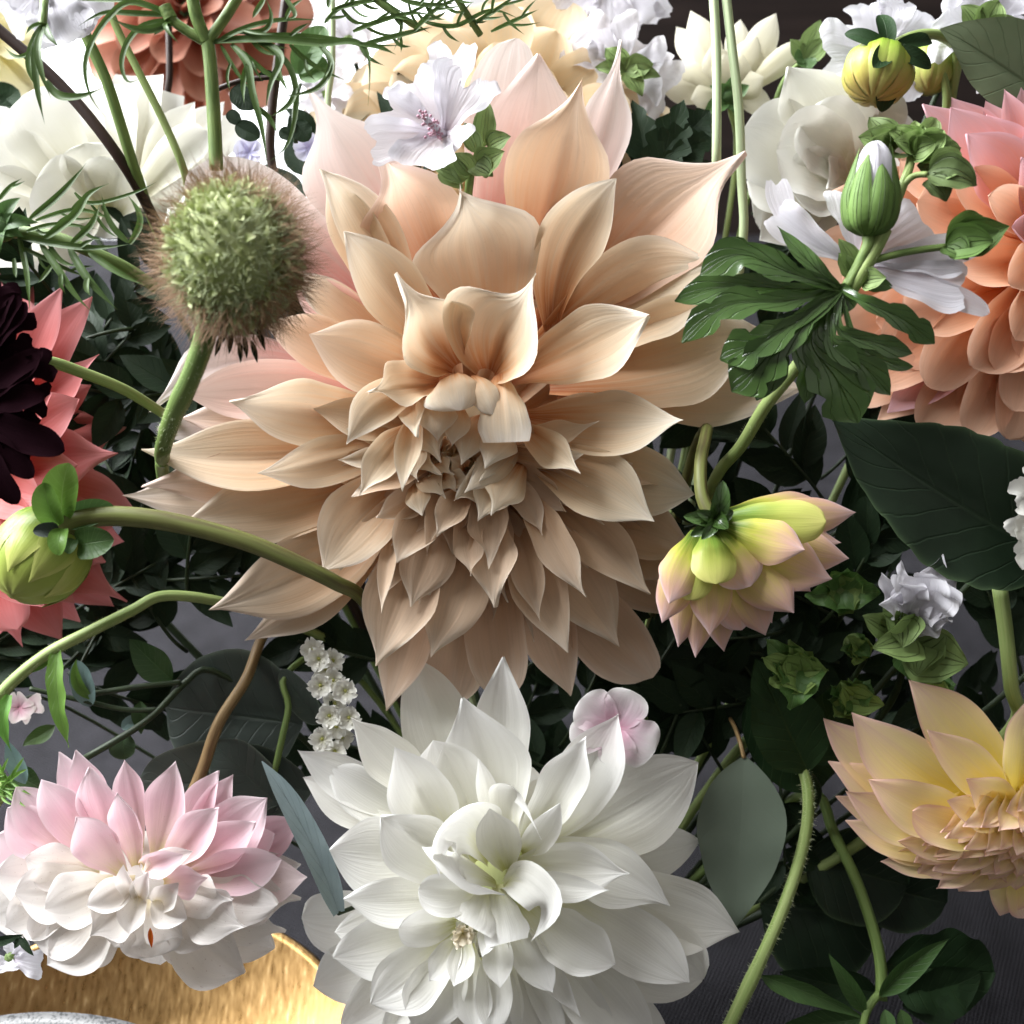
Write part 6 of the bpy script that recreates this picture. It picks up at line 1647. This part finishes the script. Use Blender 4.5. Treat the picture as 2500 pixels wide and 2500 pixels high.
# ------------------------------------------------------------------ leaves
def leaf_thing(name, label, blades, stems, cat='leaf', mat='leaf_dark', group=None):
    r0, x0, y0, h0 = blades[0][:4] if blades else stems[0][0]
    t = Thing(name, label, cat, A(r0, x0, y0, h0), group)
    for b in blades:
        (r, x0, y0, h0, x1, y1, h1, w) = b[:8]
        o = dict(b[8]) if len(b) > 8 else {}
        m = o.pop('m', mat)
        tint = o.pop('tint', (1, 1, 1))
        mid = o.pop('mid', None)
        kw = dict(prof='leaf', phi=(.7, .45, .3), arch=.05, nv=22, nu=11, crease=.05, ruf=.015)
        kw.update(o)
        P = [A(r, x0, y0, h0)] + ([A(r, *q) for q in mid] if mid else []) + [A(r, x1, y1, h1)]
        t.add('leaf_blade', sheet(P, wid(r, w, (h0 + h1) / 2), **kw), M[m], tint=tint)
    for (pts, ra, m) in stems:
        t.add('stem', tube([p if isinstance(p, np.ndarray) else A(*p) for p in pts], ra, ra * .9, n=30), M[m])
    return t


leaf_thing('broad_leaf', 'very dark broad pointed leaf below the peach dahlia', [(6, 2150, 1250, -40, 850, 445, 10, 800, dict(prof='leaf', teeth=9, tooth=.05, nv=60, phi=(.5, .35, .2), arch=.03, bend=-.02))],
           [([(6, 2150, 1250, -40), (0, 2640, 1500, -200), GATHER], 9, 'stem_dim')], mat='leaf_big')
leaf_thing('broad_leaf', 'grey green matt leaf with net veins beside the nodding bud', [(13, 2250, 1000, -230, 1140, 275, -130, 900, dict(prof='leaf', phi=(.3, .25, .2), arch=.03, bend=.02))],
           [([(13, 2250, 1000, -230), (0, 2600, 500, -350), GATHER], 8, 'stem_dim')], mat='leaf_back')
leaf_thing('eucalyptus_sprig', 'smooth grey green oval eucalyptus leaf beside the white dahlia', [(9, 360, 430, -150, 300, 1400, -110, 500, dict(prof='leaf', phi=(.3, .2, .15), arch=.03, crease=.01, rib=0, m='leaf_grey', tint=(.8, .8, .78), nv=30))],
           [([(9, 360, 440, -150), (9, 335, 340, -170), (9, 300, 250, -260), (9, 240, 160, -420)], 6, 'stem_brown')])
leaf_thing('eucalyptus_sprig', 'narrow pale blue eucalyptus leaf seen edge on beside the pink dahlia', [(7, 1900, 1310, -60, 1470, 455, -20, 150, dict(prof='ribbon', phi=(.6, .5, .4), roll=.5, m='leaf_euca', bend=.03))],
           [([(7, 1900, 1310, -60), (0, 900, 2200, -160), (0, 1000, 2150, -260)], 6, 'stem_dim')])
leaf_thing('eucalyptus_sprig', 'large round dark eucalyptus leaves in the shade above the pink dahlia', [
    (7, 1750, 620, -290, 780, 560, -250, 520, dict(prof='oval', phi=(.3, .2, .2), m='leaf_greydark', arch=.04)),
    (7, 1700, 250, -330, 930, 150, -330, 760, dict(prof='oval', phi=(.3, .2, .2), m='leaf_greydark', arch=.04)),
    (7, 1560, 700, -260, 1200, 350, -240, 330, dict(prof='oval', m='leaf_greydark')),
    (7, 1800, 250, -300, 1580, -60, -280, 160, dict(prof='oval', m='leaf_greydark', tint=(1.5, 1.5, 1.5)))],
    [([(7, 1540, 520, -230), (7, 1590, 300, -240), (7, 1620, 140, -260), (7, 1590, 0, -280), (0, 800, 1600, -400), GATHER], 9, 'stem_green')])
leaf_thing('round_leaf', 'dim round leaves lying over the linen under the hairy stem', [
    (9, 450, 1250, -400, 1150, 1350, -430, 760, dict(prof='oval', phi=(.2, .2, .2))), (9, 700, 1000, -380, 1280, 1150, -380, 560, dict(prof='oval')),
    (9, 380, 100, -200, 800, 600, -230, 420, dict(prof='oval', m='leaf_dark', tint=(1.7, 1.8, 1.6))), (9, 900, 1100, -400, 1500, 1250, -420, 430, dict(prof='oval'))],
    [([(9, 450, 1250, -330), (9, 800, 900, -420), GATHER], 8, 'stem_dim')], mat='leaf_big')
leaf_thing('leafy_branch', 'dark upright leaf behind the bright hairy stem, beside papery calyces', [
    (9, 720, 520, -170, 420, -120, -120, 430, dict(prof='leaf', m='leaf_dark', tint=(1.9, 2.0, 1.6))), (9, 740, 480, -190, 900, 20, -190, 400, dict(prof='leaf', m='leaf_dark', tint=(1.6, 1.7, 1.4)))],
    [([(9, 720, 520, -170), (9, 760, 700, -260), GATHER], 9, 'stem_dim')])

# hairy bright stem with its low leaf
t = Thing('hairy_stem_plant', 'bright hairy green stem curving down in front of linen with drooping leaf', 'plant', A(9, 240, 1990, -120))
pts = [A(9, 230, 2040, -110), A(9, 330, 1830, -110), A(9, 440, 1600, -115), A(9, 560, 1330, -120), A(9, 660, 1050, -130), A(9, 715, 800, -140), A(9, 715, 600, -160), A(9, 670, 450, -200), A(0, 1900, 1750, -330), GATHER]
t.add('stem', tube(pts, 17, 14, n=70, knots=((.14, .15),)), M['stem_light'])
t.add('stem_down', hairs(pts[:8], 16, 12, 520, .45, 12), M['fuzz'], kind='stuff', smooth=False)
t.add('leaf_blade', sheet([A(9, 450, 1660, -120), A(9, 720, 1760, -130), A(9, 1100, 1930, -180)], wid(9, 150), prof='leaf', phi=(1.1, 1, .8), nv=18, nu=9, ruf=.04), M['leaf_mid'])

# leafy sprig at the table corner
leaf_thing('leafy_branch', 'leafy sprig with narrow and broad green leaves lying on the linen', [
    (9, 1120, 1780, -180, 1510, 1450, -120, 150, dict(prof='leaf', phi=(.9, .7, .5), m='leaf_mid', tint=(.75, .8, .7), bend=-.06)),
    (9, 1040, 1870, -170, 835, 1540, -130, 110, dict(prof='leaf', phi=(.9, .7, .5), m='leaf_mid', tint=(.75, .8, .7))),
    (9, 1150, 1600, -250, 1760, 1640, -260, 500, dict(prof='oval', m='leaf_dark', tint=(1.3, 1.4, 1.2), ruf=.05)),
    (9, 1250, 1830, -240, 1700, 1640, -250, 330, dict(prof='leaf', m='leaf_dark', tint=(1.3, 1.4, 1.2))),
    (9, 1120, 1760, -230, 560, 1640, -240, 230, dict(prof='leaf', m='leaf_dark')), (9, 1020, 1900, -200, 560, 1950, -220, 200, dict(prof='leaf', m='leaf_mid', tint=(.5, .55, .5))),
    (9, 1150, 1850, -160, 1180, 2020, -140, 90, dict(prof='leaf', m='leaf_mid')), (9, 1240, 1850, -160, 1280, 2020, -150, 90, dict(prof='leaf', m='leaf_mid', tint=(.7, .7, .6)))],
    [([(9, 1130, 1800, -200), (9, 1120, 1550, -230), (9, 1000, 1150, -280), (9, 860, 850, -330), (9, 760, 640, -380), GATHER], 16, 'stem_green'),
     ([(9, 1120, 1760, -190), (9, 1050, 1860, -170), (9, 1020, 2020, -160)], 11, 'stem_green')])

leaf_thing('pale_stem_plant', 'pale green leafless stem standing beside the yellow dahlia', [(6, 1790, 1400, -110, 1900, 1200, -120, 90, dict(prof='leaf', m='leaf_mid'))],
           [([(6, 1795, 1390, -110), (6, 1830, 1650, -110), (9, 1860, 40, -120), (9, 1880, 250, -180), GATHER], 19, 'stem_light')], cat='stem')

# pale stem with curling leaf, lower side
t = Thing('curling_leaf_plant', 'pale green stem arching over the table with long curling bright leaf', 'plant', A(15, -50, 850, -60))
pts = [A(15, -150, 950, -40), A(15, 0, 760, -50), A(15, 200, 560, -60), A(15, 480, 350, -70), A(15, 850, 160, -80), A(15, 1250, -40, -100), A(4, 900, 1440, -130), A(4, 1330, 1490, -220), A(0, 800, 1560, -420)]
t.add('stem', tube(pts, 16, 13, n=60), M['stem_light'])
t.add('stem_down', hairs(pts[:6], 15, 6, 350, .4, 15), M['fuzz'], kind='stuff', smooth=False)
t.add('leaf_blade', sheet([A(15, 540, 330, -65), A(15, 530, 640, -40), A(15, 560, 900, -30), A(15, 620, 1100, -35), A(15, 660, 1250, -45)], wid(15, 190), prof='ribbon', phi=(1.0, .8, .8), nv=26, nu=9, ruf=.06, rf=3, wav=.012), M['leaf_bright'])
t.add('leaf_blade', sheet([A(15, 90, 760, -40), A(15, 30, 1000, -20), A(15, 110, 1300, -30)], wid(15, 140), prof='ribbon', phi=(1.0, .8, .8), nv=20, nu=9, ruf=.05), M['leaf_bright'], tint=(.7, .85, .8))
t.add('leaf_blade', sheet([A(15, 480, 430, -70), A(15, 300, 550, -60)], wid(15, 60), prof='leaf', nv=12, nu=7), M['leaf_bright'])

leaf_thing('leafy_branch', 'dim branch with small twisted leaves over the linen above the pink dahlia', [
    (15, 850, 870, -200, 730, 430, -170, 230, dict(prof='oval', m='leaf_euca', tint=(.55, .66, .6))), (15, 880, 800, -195, 720, 420, -160, 120, dict(prof='leaf', m='leaf_bright', bend=-.15, tint=(.7, .7, .6))),
    (15, 1620, 620, -260, 1220, 230, -240, 330, dict(prof='leaf', m='leaf_mid', tint=(.4, .45, .4))), (15, 1330, 820, -240, 1330, 1130, -230, 170, dict(prof='leaf', m='leaf_mid', tint=(.4, .45, .35))),
    (15, 1150, 1120, -230, 1180, 1370, -220, 260, dict(prof='oval', m='leaf_mid', tint=(.35, .42, .35))), (15, 520, 1050, -230, 220, 1240, -220, 160, dict(prof='leaf', m='leaf_mid', tint=(.5, .5, .3), wav=.05)),
    (15, 1300, 960, -240, 1150, 1080, -230, 120, dict(prof='oval', m='leaf_euca', tint=(.5, .6, .55)))],
    [([(15, 780, 1370, -190), (15, 1330, 1040, -220), (15, 1500, 900, -230), (15, 1750, 640, -260), (15, 1950, 520, -290), GATHER], 9, 'stem_dim'),
     ([(15, 1480, 900, -230), (15, 1200, 900, -215), (15, 850, 830, -200), (15, 500, 750, -180), (15, 280, 700, -170)], 7, 'stem_dim'),
     ([(15, 880, 750, -200), (15, 1250, 690, -220), (15, 1700, 640, -250)], 8, 'stem_dim')], cat='branch')

# spiky fresh green tuft beside the pink dahlia
t = Thing('grassy_tuft', 'tuft of narrow spiky fresh green leaves beside pale pink dahlia', 'plant', A(15, 40, 1650, -60))
for i in range(26):
    a = rnd.uniform(-.5, 2.6)
    L = rnd.uniform(30, 80)
    b = A(15, 40 + rnd.uniform(-120, 90), 1620 + rnd.uniform(-100, 100), -70)
    t.add('leaf_blade', sheet([b, b + np.array([math.cos(a) * L, math.sin(a) * L, rnd.uniform(0, 45)])], 9, prof='ribbon', phi=(1, .9, .8), arch=rnd.uniform(-.1, .1), nv=9, nu=5), M['leaf_bright'])
t.add('leaf_blade', sheet([A(15, 240, 1600, -110), A(15, 60, 1180, -70)], 55, prof='leaf', nv=14, nu=9), M['leaf_euca'], tint=(.7, .85, .8))
t.add('leaf_blade', sheet([A(15, 100, 1500, -120), A(15, 400, 1650, -120)], 90, prof='leaf', nv=14, nu=9), M['leaf_mid'], tint=(.6, .6, .6))
t.add('stem', tube([A(15, 40, 1560, -80), A(15, 20, 1720, -90), A(0, -60, 2000, -200)], 10, 9, n=14), M['stem_light'])
leaf_thing('leafy_branch', 'small dark narrow leaves below the pink dahlia over gold dish', [(7, -60, 1480, -60, 130, 1430, -40, 60), (7, 110, 1430, -45, 190, 1550, -30, 50), (7, 120, 1440, -45, 80, 1510, -35, 40)],
           [([(7, -150, 1520, -70), (7, 120, 1430, -45)], 4, 'stem_dim')], mat='leaf_dark', cat='leaf')
back_mallow('white floret with rounded petals below the pink dahlia over gold dish', (60, 1560), [(-60, 1600, 1), (40, 1640, .8), (180, 1500, 1), (240, 1600, 1), (90, 1480, .9)], 75, [(80, 1540, 30)], r=7, h=-130, notch=.06, stem=False)

# ------------------------------------------------------------------ thin stems
def stem_thing(label, pts, r, mat, buds=()):
    t = Thing('flower_stalk', label, 'stem', A(*pts[-1]) if not isinstance(pts[-1], np.ndarray) else pts[-1])
    P = [p if isinstance(p, np.ndarray) else A(*p) for p in pts]
    t.add('stalk', tube(P, r, r, n=44, k=10), M[mat])
    return t


stem_thing('straight dark brown stalk crossing the ivory dahlia', [(11, -200, 120, -120), (11, 0, 290, -130), (11, 600, 830, -150), (11, 1160, 1540, -180), (0, 420, 620, -330), GATHER], 15, 'stem_dark')
stem_thing('thick plain green stalk crossing the ivory dahlia', [(11, 700, 0, -60), (11, 790, 280, -80), (11, 1000, 750, -110), (11, 1130, 1150, -140), (11, 1260, 1560, -180), (0, 400, 600, -330), GATHER], 14, 'stem_green')
stem_thing('slender yellowish green stalk beside the seed head', [(11, 1000, 0, -60), (11, 1110, 280, -80), (11, 1320, 700, -100), (11, 1560, 1180, -120), (11, 1740, 1620, -140), (0, 480, 560, -260), GATHER], 10, 'stem_light')
stem_thing('pale smooth stalk standing beside cream dahlia, closer to mallow calyx', [(3, 185, -60, -120), (3, 205, 300, -130), (3, 205, 900, -160), (3, 200, 1100, -260), GATHER], 12, 'stem_pale')
stem_thing('pale smooth stalk crossing the cream dahlia and passing behind a blush petal', [(3, 255, -60, -120), (3, 290, 250, -130), (3, 330, 600, -150), (3, 345, 1000, -180), (3, 350, 1400, -220), GATHER], 12, 'stem_pale')
stem_thing('reddish brown stalk in the gap behind feathery leaves', [(12, 770, -50, -300), (12, 700, 500, -310), (12, 630, 1100, -330), (12, 640, 1600, -350), GATHER], 13, 'stem_dark')
stem_thing('thin pale stalk behind the feathery leaves near apricot dahlia', [(12, 1200, -50, -330), (12, 1200, 600, -330), (12, 1170, 1150, -350), GATHER], 9, 'stem_pale')
stem_thing('brown stalk below the salmon dahlia', [(11, 1590, 200, -600), (11, 1600, 700, -600), (11, 1590, 1060, -620), GATHER], 10, 'stem_dark')

# ------------------------------------------------------------------ feathery cosmos foliage
def feather(label, stems, fronds, mat='feather', seed=1, W=9.0):
    rs = random.Random(seed)
    r0, p0 = stems[0][0], stems[0][1][0]
    t = Thing('cosmos_sprig', label, 'foliage', A(r0, *p0))
    for (r, pts, ra) in stems:
        P = [A(r, *p) for p in pts]
        t.add('stem', tube(P, ra, ra * .95, n=30, k=10), M['stem_green'])
    for (r, pts, w, pin) in fronds:
        P = [A(r, *p) for p in pts]
        br = t.add('leaflet', sheet(P, w * 1.25, prof='ribbon', phi=(1.0, .9, .8), nv=24, nu=5, wav=.004), M[mat])
        S = catmull(P, 30)
        for i in range(pin):
            u = int(4 + 22 * (i + rs.random() * .6) / max(pin, 1))
            T = unit(S[min(u + 1, 29)] - S[u])
            sgn = 1 if i % 2 else -1
            d = unit(rot(T, np.array([0, 0, 1.0]), sgn * rs.uniform(.45, .95)) + np.array([0, 0, rs.uniform(-.25, .35)]))
            L = rs.uniform(45, 105) * (1 - .3 * u / 30)
            mid = S[u] + d * L * .5 + np.array([0, rs.uniform(-8, 4), rs.uniform(-6, 6)])
            q = t.add('leaflet', sheet([S[u], mid, S[u] + unit(d + T * .4) * L], w * rs.uniform(.7, 1), prof='ribbon', phi=(1, .9, .8), nv=12, nu=5), M[mat], parent=br)
    return t


feather('feathery cosmos stem with forked branches and thread leaves before the salmon dahlia',
        [(12, [(110, 1600, 150), (80, 1000, 160), (40, 480, 170), (20, 380, 172)], 16), (12, [(20, 400, 172), (-80, 150, 190), (-120, -60, 200)], 15), (12, [(20, 400, 172), (200, 150, 180), (340, -80, 190)], 13),
         (12, [(20, 400, 172), (-200, 270, 180), (-320, 180, 185)], 12), (12, [(-320, 180, 185), (-380, 60, 190)], 16)],
        [(11, [(1640, 180, 180), (1400, 60, 200), (1200, 30, 205), (1020, 180, 210), (860, 420, 215), (800, 650, 215), (850, 900, 210), (990, 1100, 205)], 14, 0),
         (11, [(1640, 190, 180), (1350, 250, 190), (1210, 400, 195), (1150, 620, 200), (1210, 770, 205), (1330, 730, 205)], 13, 0),
         (11, [(1640, 150, 180), (1300, 130, 190), (980, 130, 190), (740, 250, 185)], 13, 0), (11, [(1600, 130, 180), (1280, 20, 190), (950, 0, 180), (700, 10, 170)], 12, 0),
         (11, [(1640, 200, 180), (1350, 290, 210), (1050, 170, 225)], 18, 0), (11, [(1640, 210, 180), (1560, 250, 215), (1690, 410, 220)], 11, 0), (11, [(1640, 200, 180), (1450, 330, 200)], 10, 0),
         (12, [(40, 400, 172), (600, 370, 195), (1100, 410, 200), (1420, 400, 205), (1530, 500, 205), (1540, 1000, 200)], 17, 2),
         (12, [(40, 410, 172), (600, 350, 185), (1100, 360, 185), (1560, 420, 180), (1930, 430, 175)], 14, 3), (12, [(1500, 420, 180), (1930, 310, 175), (2150, 250, 170)], 12, 2),
         (12, [(120, 400, 172), (330, 290, 190), (700, 190, 190), (1120, 190, 185)], 12, 2), (12, [(300, 300, 185), (580, 280, 195), (630, 170, 200), (560, -40, 205)], 12, 0),
         (12, [(250, 420, 180), (400, 600, 200), (450, 850, 205), (540, 1200, 205), (590, 1600, 200)], 16, 2), (12, [(560, 400, 190), (720, 550, 210), (620, 800, 215), (570, 1040, 215)], 15, 0),
         (12, [(500, 400, 190), (780, 600, 195), (860, 830, 195), (850, 1100, 190), (770, 1380, 185), (600, 1530, 180)], 13, 1), (12, [(1080, 430, 200), (1190, 600, 215), (1080, 820, 220), (660, 920, 225)], 14, 1),
         (12, [(860, 830, 195), (800, 980, 205), (620, 1100, 210)], 12, 0), (12, [(350, 480, 190), (600, 700, 185), (800, 780, 180)], 11, 1), (12, [(150, 420, 175), (300, 680, 175), (440, 860, 175)], 9, 1),
         (12, [(800, 420, 190), (1000, 600, 180), (1340, 760, 175)], 11, 1), (12, [(560, 0, 200), (450, 170, 205)], 12, 0), (12, [(740, -40, 200), (850, 150, 205), (760, 180, 205)], 10, 0), (12, [(1180, -40, 200), (1165, 80, 205)], 12, 0)], seed=3)
feather('feathery cosmos tuft hanging above the ivory dahlia', [(11, [(420, -60, 120), (410, 120, 150), (400, 240, 160)], 10)],
        [(11, [(410, 230, 160), (300, 480, 190), (280, 660, 195), (400, 910, 190)], 17, 0), (11, [(410, 240, 160), (340, 480, 195), (360, 850, 200), (420, 1170, 195)], 17, 0), (11, [(420, 240, 160), (360, 450, 200), (400, 700, 205), (480, 930, 200)], 16, 0),
         (11, [(300, 480, 190), (180, 540, 190), (40, 440, 180)], 9, 0), (11, [(410, 220, 160), (300, 260, 180), (240, 330, 185)], 10, 0), (11, [(430, 230, 160), (470, 340, 190), (560, 450, 195)], 15, 0), (11, [(400, 250, 160), (330, 320, 170), (290, 380, 175)], 7, 0),
         (11, [(440, 760, 195), (560, 900, 200), (760, 910, 205), (960, 830, 205)], 17, 0)], seed=5)
feather('distant feathery cosmos leaves against bright window above apricot dahlia', [(12, [(1450, -150, -60), (1700, 60, -60), (2000, 250, -80)], 9), (12, [(2300, -150, -60), (2450, 100, -80), (2600, 330, -120)], 9)],
        [(12, [(1200, 100, -50), (1500, 20, -50), (1850, 0, -60)], 12, 5), (12, [(1130, 220, -50), (1300, 70, -50), (1500, 60, -50)], 10, 3), (12, [(1400, 300, -50), (1600, 220, -50), (1930, 130, -60), (2200, 150, -60)], 12, 5), (12, [(1700, 60, -60), (1850, 200, -60), (1780, 480, -60)], 10, 2),
         (12, [(1850, 0, -60), (2100, 50, -60), (2400, 20, -60)], 12, 5), (12, [(2000, 250, -80), (2200, 80, -70), (2500, -60, -60)], 11, 5), (12, [(2050, 200, -80), (2350, 250, -80), (2700, 100, -90), (3000, 200, -90)], 11, 5), (12, [(2500, 250, -100), (2800, 60, -80), (2950, -60, -80)], 11, 4),
         (12, [(2700, 300, -120), (3000, 160, -120), (3150, 90, -120)], 10, 2)], seed=8, W=8)
feather('feathery sprig with green bud lying beside the seed head',
        [(1, [(-40, 1290, 120), (60, 1290, 140), (100, 1280, 145)], 15), (1, [(60, 1300, 140), (300, 1330, 150), (480, 1400, 150), (700, 1500, 130), (880, 1620, 90)], 15)],
        [(1, [(170, 1230, 170), (350, 1080, 195), (485, 915, 200)], 15, 0), (1, [(250, 1340, 175), (430, 1200, 200), (500, 1090, 205), (610, 1030, 205)], 18, 0), (1, [(400, 1370, 180), (520, 1250, 205), (560, 1140, 210)], 14, 0),
         (1, [(100, 1330, 170), (380, 1380, 195), (560, 1390, 200), (740, 1370, 200)], 14, 2), (1, [(730, 1370, 200), (790, 1230, 205), (710, 1090, 205)], 14, 0), (1, [(720, 1360, 195), (620, 1250, 200), (570, 1090, 200)], 13, 0),
         (1, [(230, 1370, 180), (320, 1500, 200), (420, 1650, 205), (510, 1745, 205)], 15, 1), (1, [(390, 1390, 180), (500, 1570, 205), (660, 1740, 205)], 17, 1), (1, [(110, 1340, 170), (150, 1520, 200), (170, 1755, 205)], 13, 0),
         (1, [(130, 1390, 175), (350, 1500, 180), (500, 1560, 175)], 10, 2), (1, [(300, 1480, 190), (240, 1560, 200), (210, 1590, 200)], 10, 0), (1, [(80, 1450, 180), (90, 1560, 190)], 10, 0), (1, [(0, 1120, 160), (60, 1050, 180), (125, 1000, 185)], 11, 1),
         (1, [(500, 1420, 185), (650, 1520, 200), (830, 1610, 200)], 14, 0), (1, [(150, 1300, 170), (330, 1260, 180), (560, 1290, 180)], 10, 3), (1, [(200, 1240, 120), (450, 1180, 110), (640, 1240, 110)], 10, 3), (1, [(420, 1080, 60), (500, 1140, 60), (760, 1080, 70), (880, 1020, 80)], 9, 1)], seed=9)
t = Thing('cosmos_bud', 'small round green cosmos bud with pointed sepals on feathery sprig', 'bud', A(1, 30, 1300, 190))
bcc = A(1, 15, 1270, 190)
t.add('bud_core', blob(bcc, (0, .3, 1), (34, 38, 30), 18, 12), M['leaf_mid'])
for x, y, w in [(115, 1110, 110), (215, 1250, 100), (130, 1330, 110), (0, 1420, 110), (-40, 1150, 110), (60, 1290, 130)]:
    t.add('sepal', sheet([bcc, A(1, x, y, 205)], wid(1, w, 200), prof='leaf', arch=.3, phi=(.8, .8, .6), nv=12, nu=7), M['leaf_mid'])

# serrated dark leaves behind, beside the pale stalks
leaf_thing('lobed_leaf', 'dark deeply cut mallow leaves between big dahlia and pale stalks', [
    (2, 1750, 1050, -300, 1932, 560, -300, 200, dict(teeth=5, tooth=.5, nv=40)), (2, 1750, 900, -300, 2100, 780, -300, 220, dict(teeth=5, tooth=.5, nv=40)), (2, 1760, 950, -300, 2120, 1000, -320, 240, dict(teeth=4, tooth=.5, nv=40)),
    (2, 1740, 980, -310, 1640, 560, -320, 170, dict(teeth=4, tooth=.5, nv=40)), (2, 1760, 1000, -330, 2050, 1130, -340, 200, dict(teeth=4, tooth=.5, nv=40)), (2, 1900, 800, -330, 2080, 620, -330, 180, dict(teeth=4, tooth=.5, nv=40))],
    [([(2, 1750, 1000, -320), (0, 1650, 600, -420), GATHER], 7, 'stem_dim')], mat='leaf_dark')
leaf_thing('leafy_branch', 'green calyx leaves in front of the dark cabinet beside cream dahlia', [
    (3, 700, 330, -430, 790, 110, -400, 140, dict(m='leaf_calyx')), (3, 700, 340, -430, 620, 220, -410, 110, dict(m='leaf_calyx')), (3, 710, 340, -430, 830, 210, -400, 120, dict(m='leaf_calyx')), (3, 700, 330, -420, 720, 400, -400, 120, dict(m='leaf_mid')), (3, 690, 320, -420, 640, 330, -400, 90, dict(m='leaf_mid'))],
    [([(3, 700, 340, -430), (3, 600, 430, -440), (3, 520, 620, -460), GATHER], 8, 'stem_green')])
leaf_thing('leafy_branch', 'dark curved twig with oval leaves against the bright window', [
    (12, 260, 830, -150, 480, 1020, -150, 240, dict(prof='oval')), (12, 220, 1050, -160, 330, 1170, -160, 130, dict(prof='oval')), (12, 290, 1180, -160, 520, 1300, -160, 190, dict(prof='oval')), (12, 480, 760, -160, 640, 680, -160, 90, dict(prof='oval')),
    (12, 850, 1150, -200, 980, 1330, -200, 200, dict(prof='oval')), (12, 830, 1300, -210, 700, 1230, -210, 130, dict(prof='oval')), (12, 860, 700, -420, 1130, 250, -420, 300, dict(prof='oval', m='leaf_mid')), (12, 900, 750, -420, 1150, 560, -420, 280, dict(prof='oval', m='leaf_mid'))],
    [([(12, 100, 850, -150), (12, 350, 760, -155), (12, 640, 730, -160)], 7, 'stem_dark'), ([(12, 860, 1350, -210), (12, 840, 1150, -200), (12, 900, 800, -400)], 6, 'stem_dim')], mat='leaf_dark')
leaf_thing('leafy_branch', 'dark green leaf behind the pale yellow bloom near window', [(11, -100, 1050, -500, 180, 850, -500, 330, dict(prof='oval', tint=(1.5, 1.6, 1.5))), (11, -150, 950, -500, 120, 1130, -500, 260, dict(prof='oval', tint=(1.5, 1.6, 1.5)))],
           [([(11, -100, 1050, -500), (11, -200, 1500, -600)], 6, 'stem_dim')], mat='leaf_dark')

# ------------------------------------------------------------------ added filler foliage, near-black so the gaps read as deep shade
rf = random.Random(77)
spots = []
for gx in range(150, 2600, 210):
    for gy in range(560, 2300, 210):
        if gy > 2000 and (gx > 1500 or gx < 1000):
            continue
        if gy > 1480 and gx < 900:
            continue
        if gx > 1600 and gy > 1900:
            continue
        if gx < 620 and gy < 800:
            continue
        if math.hypot(gx - 1139, gy - 1040) < 420 or math.hypot(gx - 2500, gy - 660) < 300 or math.hypot(gx - 1225, gy - 2130) < 260:
            continue
        spots.append((gx + rf.uniform(-70, 70), gy + rf.uniform(-70, 70)))
spots += [(rf.uniform(1250, 2000), rf.uniform(1500, 1980)) for _ in range(16)] + [(rf.uniform(1650, 2150), rf.uniform(1080, 1500)) for _ in range(8)] + [(rf.uniform(150, 560), rf.uniform(760, 1080)) for _ in range(9)] + [(rf.uniform(260, 640), rf.uniform(1180, 1560)) for _ in range(9)] + [(rf.uniform(-60, 260), rf.uniform(1480, 1680)) for _ in range(7)]
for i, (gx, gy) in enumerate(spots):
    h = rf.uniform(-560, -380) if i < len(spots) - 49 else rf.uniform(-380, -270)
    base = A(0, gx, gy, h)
    t = Thing('leafy_branch', 'near-black leafy branch added to darken the gaps between the blooms', 'branch', base, 'dark filler foliage added as shade')
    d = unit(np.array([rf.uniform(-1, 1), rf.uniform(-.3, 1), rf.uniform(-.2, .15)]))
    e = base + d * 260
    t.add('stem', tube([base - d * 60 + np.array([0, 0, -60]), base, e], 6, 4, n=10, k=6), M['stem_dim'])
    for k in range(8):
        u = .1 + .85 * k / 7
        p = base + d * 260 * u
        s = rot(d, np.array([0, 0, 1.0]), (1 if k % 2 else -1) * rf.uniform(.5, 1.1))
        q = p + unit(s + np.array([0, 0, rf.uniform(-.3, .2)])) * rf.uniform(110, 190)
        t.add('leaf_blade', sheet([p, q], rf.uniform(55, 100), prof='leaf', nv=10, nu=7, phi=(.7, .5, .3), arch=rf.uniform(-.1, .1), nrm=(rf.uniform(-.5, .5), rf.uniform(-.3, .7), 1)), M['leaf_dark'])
